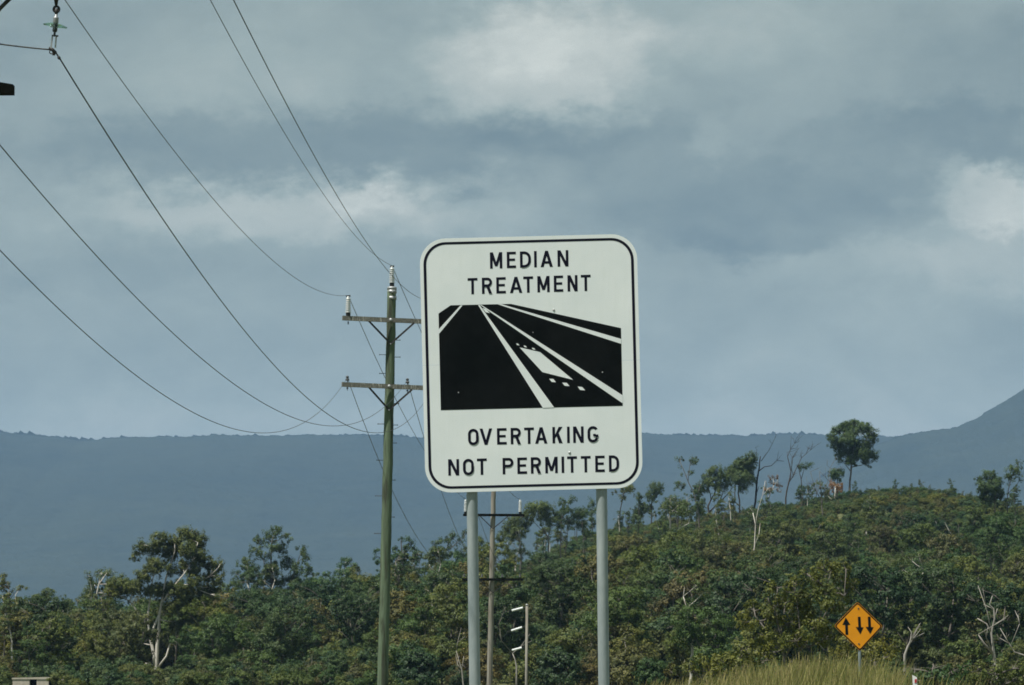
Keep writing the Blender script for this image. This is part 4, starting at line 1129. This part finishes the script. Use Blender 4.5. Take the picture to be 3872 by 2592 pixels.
for lab, sd, lm, bl in (
        ('low dark wattle bush tucked against the diamond sign post', 72, [[(1400, 900, 14), (1400, 760, 10), (1420, 640, 6)]], [(1350, 640, 62, 42), (1450, 640, 52, 34), (1530, 650, 52, 34), (1500, 700, 62, 34), (1400, 720, 62, 34), (1580, 720, 52, 30), (1310, 700, 60, 36)]),
        ('low spreading wattle bush at the sign end of the grass bank', 73, [[(700, 900, 14), (720, 780, 10), (760, 660, 6)]], [(780, 680, 70, 42), (930, 690, 70, 36), (640, 740, 70, 36), (540, 760, 60, 34), (860, 740, 80, 36), (720, 770, 80, 36), (450, 790, 60, 32), (580, 810, 70, 30)]),
        ('dark bush growing by the guide post past the grass bank', 74, [[(1850, 900, 14), (1840, 820, 10), (1830, 760, 6)]], [(1700, 790, 70, 36), (1830, 780, 70, 40), (1950, 790, 70, 40), (1780, 840, 80, 36), (1920, 850, 80, 36), (1650, 840, 50, 28)]),
        ('rounded bush at the foot of the gnarled silver dead tree', 75, [[(2180, 900, 14), (2180, 830, 10), (2190, 780, 6)]], [(2080, 790, 66, 40), (2200, 770, 70, 42), (2310, 780, 70, 44), (2150, 850, 80, 36), (2280, 850, 80, 36), (2400, 800, 70, 44)])):
    T('wattle_bush', lab, CB, {72: 124, 73: 118, 74: 120, 75: 126}[sd], lm, bl, bark='bark_grey', leaf='leaf_scrub' if sd > 73 else 'leaf_wattle', seed=sd, tuft=.18, per=16, size=.13, dens=1.2)


# ------------------------------------------------------------------ scrub: prototypes
def proto(kind, seed):
    r = np.random.default_rng(seed)
    tb = MB(); B = []
    if kind == 'tree':            # small gum, about 6 m
        H = r.uniform(5.2, 6.4); n = r.integers(20, 27)
        top = np.array([r.normal() * .5, r.normal() * .5, H * .78])
        trunk = [(np.array([0, 0, -.3]), .11), (np.array([r.normal() * .1, r.normal() * .1, H * .3]), .085), (top * .75 + np.array([0, 0, -.2]), .05), (top, .025)]
        for k in range(n):
            a = r.uniform(0, 6.28); z = H * r.uniform(.30, .97); rad = (1.75 * math.sin(math.pi * min(1, max(0.12, (z / H - .3) / .78))) + .2) * r.uniform(.35, 1.05)
            w = r.uniform(.48, .80); B.append((rad * math.cos(a), rad * math.sin(a), z, w, w, w * r.uniform(.5, .8)))
        tuft, per, size, dens = .25, 15, .21, .72
    elif kind == 'tall':          # gum with a long bare stem, about 8 m
        H = r.uniform(7.4, 8.6); n = r.integers(15, 21)
        bend = r.normal() * .5
        top = np.array([bend, r.normal() * .4, H * .86])
        trunk = [(np.array([0, 0, -.3]), .13), (np.array([bend * .15, 0, H * .28]), .105), (np.array([bend * .4 + .15, .1, H * .55]), .075), (top, .03)]
        for k in range(n):
            a = r.uniform(0, 6.28); z = H * r.uniform(.55, 1.0); rad = 1.5 * math.sin(math.pi * min(.95, max(.15, (z / H - .45) / .6))) * r.uniform(.2, 1.05)
            w = r.uniform(.34, .62); B.append((top[0] + rad * math.cos(a), rad * math.sin(a), z, w, w, w * r.uniform(.5, .9)))
        tuft, per, size, dens = .24, 14, .2, .85
    elif kind == 'sapling':       # leggy, sparse, about 4.5 m
        H = r.uniform(4.0, 5.0); n = r.integers(7, 11)
        top = np.array([r.normal() * .4, r.normal() * .4, H * .85])
        trunk = [(np.array([0, 0, -.3]), .07), (top * .5 + r.normal(size=3) * .08, .05), (top, .02)]
        for k in range(n):
            a = r.uniform(0, 6.28); z = H * r.uniform(.5, 1.0); rad = r.uniform(.1, .8)
            w = r.uniform(.26, .46); B.append((rad * math.cos(a), rad * math.sin(a), z, w, w, w * .65))
        tuft, per, size, dens = .22, 14, .2, .8
    else:                         # bush, about 2.4 m
        H = r.uniform(2.0, 2.7); n = r.integers(15, 20)
        trunk = [(np.array([0, 0, -.3]), .06), (np.array([r.normal() * .1, r.normal() * .1, H * .35]), .045), (np.array([r.normal() * .2, r.normal() * .2, H * .75]), .02)]
        for k in range(n):
            a = r.uniform(0, 6.28); z = H * r.uniform(.18, .92); rad = 1.3 * math.sqrt(max(.05, 1 - (z / H) ** 2)) * r.uniform(.3, 1.05)
            w = r.uniform(.40, .62); B.append((rad * math.cos(a), rad * math.sin(a), z, w, w, w * .75))
        tuft, per, size, dens = .21, 14, .18, .7
    w_ = wobble(trunk, r, .05); tb.tube([p for p, _ in w_], [q for _, q in w_], 6)
    C, own, O_ = fill_blobs(B, r, tuft, dens)
    npos = np.array([p for p, _ in w_])
    for k, q_ in enumerate(B):
        c = np.array(q_[:3]); j = int(np.argmin(np.linalg.norm(npos - (c - np.array([0, 0, .8 * max(.3, np.hypot(*c[:2]))])), axis=1) + np.maximum(0, npos[:, 2] - c[2]) * 2))
        mid = (npos[j] + c) / 2 + r.normal(size=3) * .1
        tb.tube([npos[j], mid, c], [.028, .02, .012], 5)
        for t_ in C[own == k][:4]: tb.tube([mid * .4 + c * .6, t_], [.013, .006], 3, cap=False)
    far = C - np.array([0, 0, H * .45]); far /= (np.linalg.norm(far, axis=1, keepdims=True) + 1e-9)
    Q = leaf_arrays(C, r.uniform(.6, 1.25, len(C)) * tuft, per, size, r, O_ * .6 + far * .6)
    return tb, Q


PROTO = []
specs = [('tree', 101, 'bark_grey', 'leaf_scrub'), ('tree', 102, 'bark_grey', 'leaf_scrub'), ('tree', 103, 'bark_grey', 'leaf_scrub'), ('tree', 104, 'bark_grey', 'leaf_scrub'),
         ('sapling', 105, 'bark_grey', 'leaf_scrub'), ('sapling', 106, 'bark_dark', 'leaf_scrub'), ('sapling', 107, 'bark_dark', 'leaf_scrub'),
         ('bush', 108, 'bark_grey', 'leaf_scrub'), ('bush', 109, 'bark_grey', 'leaf_scrub'), ('bush', 110, 'bark_grey', 'leaf_scrub'), ('bush', 111, 'bark_grey', 'leaf_scrub'), ('bush', 112, 'bark_grey', 'leaf_scrub'), ('bush', 113, 'bark_grey', 'leaf_dark'), ('bush', 114, 'bark_grey', 'leaf_olive'), ('tree', 115, 'bark_grey', 'leaf_dark'), ('tree', 116, 'bark_grey', 'leaf_olive'),
         ('tall', 117, 'bark_pale', 'leaf_gum'), ('tall', 118, 'bark_pale', 'leaf_gum'), ('tall', 119, 'bark_grey', 'leaf_gum')]
NAME = {'tall': 'tall_gum', 'tree': 'scrub_tree', 'sapling': 'gum_sapling', 'bush': 'bush'}
for kd, sd, bk, lf in specs:
    tb, Q = proto(kd, sd)
    tm = bpy.data.meshes.new('trunk'); tm.from_pydata(tb.v, [], tb.f); tm.polygons.foreach_set('use_smooth', tb.sm); tm.materials.append(M[bk])
    PROTO.append((kd, tm, leaf_mesh('crown', Q, M[lf])))
BYK = {k: [i for i, s_ in enumerate(specs) if s_[0] == k] for k in NAME}

# ------------------------------------------------------------------ scrub: where it grows
r = np.random.default_rng(21)
plants = []          # (x, y, z, proto, rot, scale)


def add(x, y, kd, s_):
    plants.append((x, y, float(h(x, y)) - .05, int(r.choice(BYK[kd])), r.uniform(0, 6.28), s_))


def in_view(x, y, m=1.15): return abs(x) < .118 * y * m + 3


def dpx(x, y): return (1936 + x / y * FPX) / K      # photo column (in 2342-wide pixels)


yy_ = 216.
while yy_ < 545:
    step = 2.9 if yy_ < 340 else 2.15
    xx_ = -.118 * yy_ * 1.12 - 3
    while xx_ < .118 * yy_ * 1.12 + 3:
        x = xx_ + r.uniform(-1, 1); y = yy_ + r.uniform(-1.1, 1.1)
        d_ = dpx(x, y); u_ = r.uniform()
        hillish = np.clip((d_ - 820) / 380, 0, 1)
        if u_ < .90:
            if r.uniform() > hillish:          # flat belt at the left
                if y > 268 and r.uniform() < .035: add(x, y, 'tall', r.uniform(.62, .95))
                if 302 < y < 430:
                    kd = 'tree' if r.uniform() < .62 else ('sapling' if r.uniform() < .25 else 'bush')
                    s_ = r.uniform(.70, 1.04) if kd != 'bush' else r.uniform(1.2, 1.9)
                    if r.uniform() < .62: add(x, y, kd, s_)
                elif y <= 302:
                    add(x, y, 'tree' if r.uniform() < .45 and y > 255 else 'bush', r.uniform(.62, 1.0) * (.62 + .38 * np.clip((y - 216) / 60, 0, 1)))
            else:
                f_ = (y - 216) / 310
                up = np.clip((f_ - .30) / .34, 0, 1)
                if r.uniform() < .030 * (1 - .6 * up): add(x, y, 'tall', r.uniform(.50, .82) * (1 - .3 * up))
                if r.uniform() < .40 * (1 - up):
                    if r.uniform() < .72: add(x, y, 'tree', r.uniform(.45, 1.08) * (1 - .4 * up))
                elif r.uniform() < .08 * (1 - up):
                    add(x, y, 'sapling', r.uniform(.45, .75) * (1 - .4 * up))
                else:
                    add(x, y, 'bush', r.uniform(.7, 1.3) * (1 - .50 * up))
        xx_ += step * r.uniform(.85, 1.25)
    yy_ += step
for _ in range(46):        # row of thin gums along the ridge
    y = r.uniform(455, 512); d_ = r.uniform(1090, 1900); x = (d_ * K - 1936) / FPX * y
    add(x, y, 'sapling' if r.uniform() < .7 else 'tall', r.uniform(.62, 1.0) * (1 - .25 * (d_ > 1750)))
plants = [(p[0], p[1], p[2], p[3], p[4], p[5] * (.55 if specs[p[3]][0] == 'tall' and p[1] > 440 else 1)) for p in plants]
plants = [p for p in plants if not (abs(p[0] - pt(1995, 2500, 330)[0]) < 2.2 and 285 < p[1] < 332)]
plants = [p for p in plants if not (p[1] < 303 and abs(dpx(p[0], p[1]) - 372) < (62 if specs[p[3]][0] != 'bush' or p[1] > 255 else 12))]
plants = [p for p in plants if not (p[1] < 215 or (p[1] < 237 and 25 < dpx(p[0], p[1]) < 140))]
P_ = np.array(plants)
hts = np.array([{'tall': 8.0, 'tree': 5.8, 'sapling': 4.4, 'bush': 2.3}[specs[int(p[3])][0]] for p in plants]) * P_[:, 5]
inv = np.array([abs(dpx(p[0], p[1]) - 1171) < 1171 for p in plants])
score = np.where(inv, hts / P_[:, 1], 0)
# how much of each crown shows: nearest ones in front hide those behind
order = np.argsort(P_[:, 1])
cols = np.full(480, -1.0)
vis = np.zeros(len(plants))
for i in order:
    c0 = int(np.clip(dpx(P_[i, 0] - .55, P_[i, 1]) / 2342 * 480, 0, 479)); c1 = int(np.clip(dpx(P_[i, 0] + .55, P_[i, 1]) / 2342 * 480, 0, 479)) + 1
    topa = (P_[i, 2] + hts[i] * .95 - 1.5) / P_[i, 1]; bota = max((P_[i, 2] - 1.5) / P_[i, 1], -.0032)
    seen = np.clip(topa - np.maximum(cols[c0:c1], bota), 0, None).sum() / 480
    vis[i] = seen if inv[i] else 0
    cols[c0:c1] = np.maximum(cols[c0:c1], topa)
rank = np.argsort(-vis)
single = set(int(i) for i in rank[:290] if vis[i] > 0)
KINDS = {'tall': 'tall bare-stemmed gum', 'tree': 'leafy small gum', 'sapling': 'leggy thin-stemmed gum sapling', 'bush': 'low rounded green bush'}


def where(x, y):
    d_ = dpx(x, y); high = y > 395
    if d_ < 430: return 'in the tree belt around the heavy dark gum'
    if d_ < 830: return 'in the tree belt between the heavy dark gum and green pole'
    if d_ < 1060: return 'on the slope beside the green pole'
    if d_ < 1380: return 'on the upper slope behind the sign posts' if high else 'at the slope foot behind the sign posts'
    if d_ < 1740: return 'on the slope below the row of ridge gums' if high else 'at the slope foot between the sign and wattle'
    if d_ < 2080: return 'on the slope below the lone round tree' if high else 'on the lower slope behind the orange diamond'
    return 'on the slope below the hilltop pair of gums' if high else 'on the lower slope behind the gnarled dead tree'


first_of = {}
for i in sorted(single):
    x, y, z, pi, rot, s_ = plants[i]
    kd, tm, cm = PROTO[pi]
    root = bpy.data.objects.new(NAME[kd], None); root.empty_display_size = .3
    root.location = (x, y, z); root.rotation_euler = (0, 0, rot); root.scale = (s_, s_, s_)
    col.objects.link(root); w_ = where(x, y); tag(root, KINDS[kd] + ' ' + w_, 'bush' if kd == 'bush' else 'tree', {'tall': 'tall gums ', 'tree': 'small gums ', 'sapling': 'gum saplings ', 'bush': 'bushes '}[kd] + w_)
    for nm, me_ in (('trunk', tm), ('crown', cm)):
        c = bpy.data.objects.new(nm, me_); col.objects.link(c); c.parent = root
        first_of.setdefault((pi, nm), c)
# the rest as one mass
rest = [p for i, p in enumerate(plants) if i not in single]
pm = bpy.data.meshes.new('scrub'); pm.from_pydata([(p[0], p[1], p[2]) for p in rest], [], [])
have = sorted(set(k[0] for k in first_of))
for an, vals, ty in (('pick', [have.index(int(p[3])) if int(p[3]) in have else 0 for p in rest], 'INT'), ('turn', [p[4] for p in rest], 'FLOAT'), ('grow', [p[5] for p in rest], 'FLOAT')):
    at = pm.attributes.new(an, ty, 'POINT'); at.data.foreach_set('value', vals)
scrub = bpy.data.objects.new('scrub', pm); col.objects.link(scrub)
tag(scrub, 'dense mixed green scrub covering the hillside', 'scrub', kind='stuff')
ng = bpy.data.node_groups.new('scrub_scatter', 'GeometryNodeTree')
ng.interface.new_socket('Geometry', in_out='INPUT', socket_type='NodeSocketGeometry'); ng.interface.new_socket('Geometry', in_out='OUTPUT', socket_type='NodeSocketGeometry')
gi_n, go_n = ng.nodes.new('NodeGroupInput'), ng.nodes.new('NodeGroupOutput')
g2i = ng.nodes.new('GeometryNodeGeometryToInstance')
for pi in reversed(have):
    jn = ng.nodes.new('GeometryNodeJoinGeometry')
    for nm in ('trunk', 'crown'):
        oi = ng.nodes.new('GeometryNodeObjectInfo'); oi.transform_space = 'ORIGINAL'; oi.inputs['Object'].default_value = first_of[(pi, nm)]
        ng.links.new(oi.outputs['Geometry'], jn.inputs[0])
    one = ng.nodes.new('GeometryNodeGeometryToInstance'); ng.links.new(jn.outputs[0], one.inputs[0])
    if pi == have[-1]: allj = ng.nodes.new('GeometryNodeJoinGeometry')
    ng.links.new(one.outputs[0], allj.inputs[0])
iop = ng.nodes.new('GeometryNodeInstanceOnPoints'); iop.inputs['Pick Instance'].default_value = True


def named(an, ty):
    q_ = ng.nodes.new('GeometryNodeInputNamedAttribute'); q_.data_type = ty; q_.inputs['Name'].default_value = an; return q_.outputs['Attribute']


ng.links.new(gi_n.outputs[0], iop.inputs['Points']); ng.links.new(allj.outputs[0], iop.inputs['Instance'])
ng.links.new(named('pick', 'INT'), iop.inputs['Instance Index'])
cx = ng.nodes.new('ShaderNodeCombineXYZ'); ng.links.new(named('turn', 'FLOAT'), cx.inputs['Z']); ng.links.new(cx.outputs[0], iop.inputs['Rotation'])
ng.links.new(named('grow', 'FLOAT'), iop.inputs['Scale']); ng.links.new(iop.outputs[0], go_n.inputs[0])
md = scrub.modifiers.new('scatter', 'NODES'); md.node_group = ng

# ------------------------------------------------------------------ long grass on the bank
r = np.random.default_rng(33)
N = 42000
gx = np.concatenate([r.normal(6.3, 3.0, N // 2), r.uniform(-3, 13, N - N // 2)]); gy = r.uniform(78, 108, N)
dens_ok = r.uniform(0, 1, N) < np.clip(.25 + h(gx, gy), 0, 1)
dens_ok &= (gx < 8.9 + .8 * np.sin(gy)) & ~((np.abs(gx / gy - gp0[0] / 94) < .0045) & (gy < 94.5))
gx, gy = gx[dens_ok], gy[dens_ok]; n = len(gx); gz_ = h(gx, gy) - .02
cl = .5 + .5 * np.sin(gx * 2.3 + np.sin(gy * 1.1) * 2) * np.sin(gy * 1.7 + gx * .6)
H_ = r.uniform(.30, 1.0, n) * (.78 + .36 * cl); a = r.uniform(0, 6.28, n); lean = r.uniform(.05, .35, n)
wd = r.uniform(.006, .013, n)
bx, by = np.cos(a), np.sin(a); lx = np.cos(a * 3.1) * lean + .10; ly = np.sin(a * 3.1) * lean
B0 = np.stack([gx, gy, gz_], 1); S_ = np.stack([bx, by, 0 * bx], 1) * wd[:, None]
M1 = B0 + np.stack([lx * H_ * .3, ly * H_ * .3, H_ * .55], 1); T1 = B0 + np.stack([lx * H_, ly * H_, H_], 1)
V = np.stack([B0 - S_, B0 + S_, M1 + S_ * .8, M1 - S_ * .8, T1 + S_ * .3, T1 - S_ * .3], 1).reshape(-1, 3)
k6 = np.arange(n)[:, None] * 6
F_ = np.concatenate([k6 + np.array([[0, 1, 2, 3]]), k6 + np.array([[3, 2, 4, 5]])])
gm = bpy.data.meshes.new('long_grass'); gm.from_pydata(V.tolist(), [], F_.tolist())
t = NT('long_dry_grass'); g = t.n('ShaderNodeNewGeometry')
pc = t.noise(t.coord(), .9, 3, .5)
gc = t.ramp(g.outputs['Random Per Island'], [(0, (.125, .140, .042)), (.5, (.215, .195, .075)), (1, (.36, .29, .14))])
gc = t.mixc(t.ramp(pc, [(.4, (0, 0, 0)), (.62, (1, 1, 1))]), gc, t.mixc(1.0, gc, (.85, 1.0, .7), 'MULTIPLY'))
gm.materials.append(t.done(gc, .6, spec=.2, trans=.3))
go = bpy.data.objects.new('long_grass', gm); col.objects.link(go); tag(go, 'long seeding yellow-green grass on the roadside bank', 'grass', kind='stuff')

# ------------------------------------------------------------------ haze
m = MB(); m.box((0, 4300, 260), (9000, 0, 0), (0, 5600, 0), (0, 0, 265))
ht = NT('pale_haze')
pv = ht.n('ShaderNodeVolumePrincipled')
pv.inputs['Color'].default_value = (.36, .61, .985, 1)
pv.inputs['Density'].default_value = 0.70e-4
pv.inputs['Anisotropy'].default_value = 0.0
ht.l(pv.outputs[0], ht.out.inputs['Volume'])
hz = m.build('haze', ht.m); tag(hz, 'thin blue haze filling the valley air', 'haze', kind='stuff')
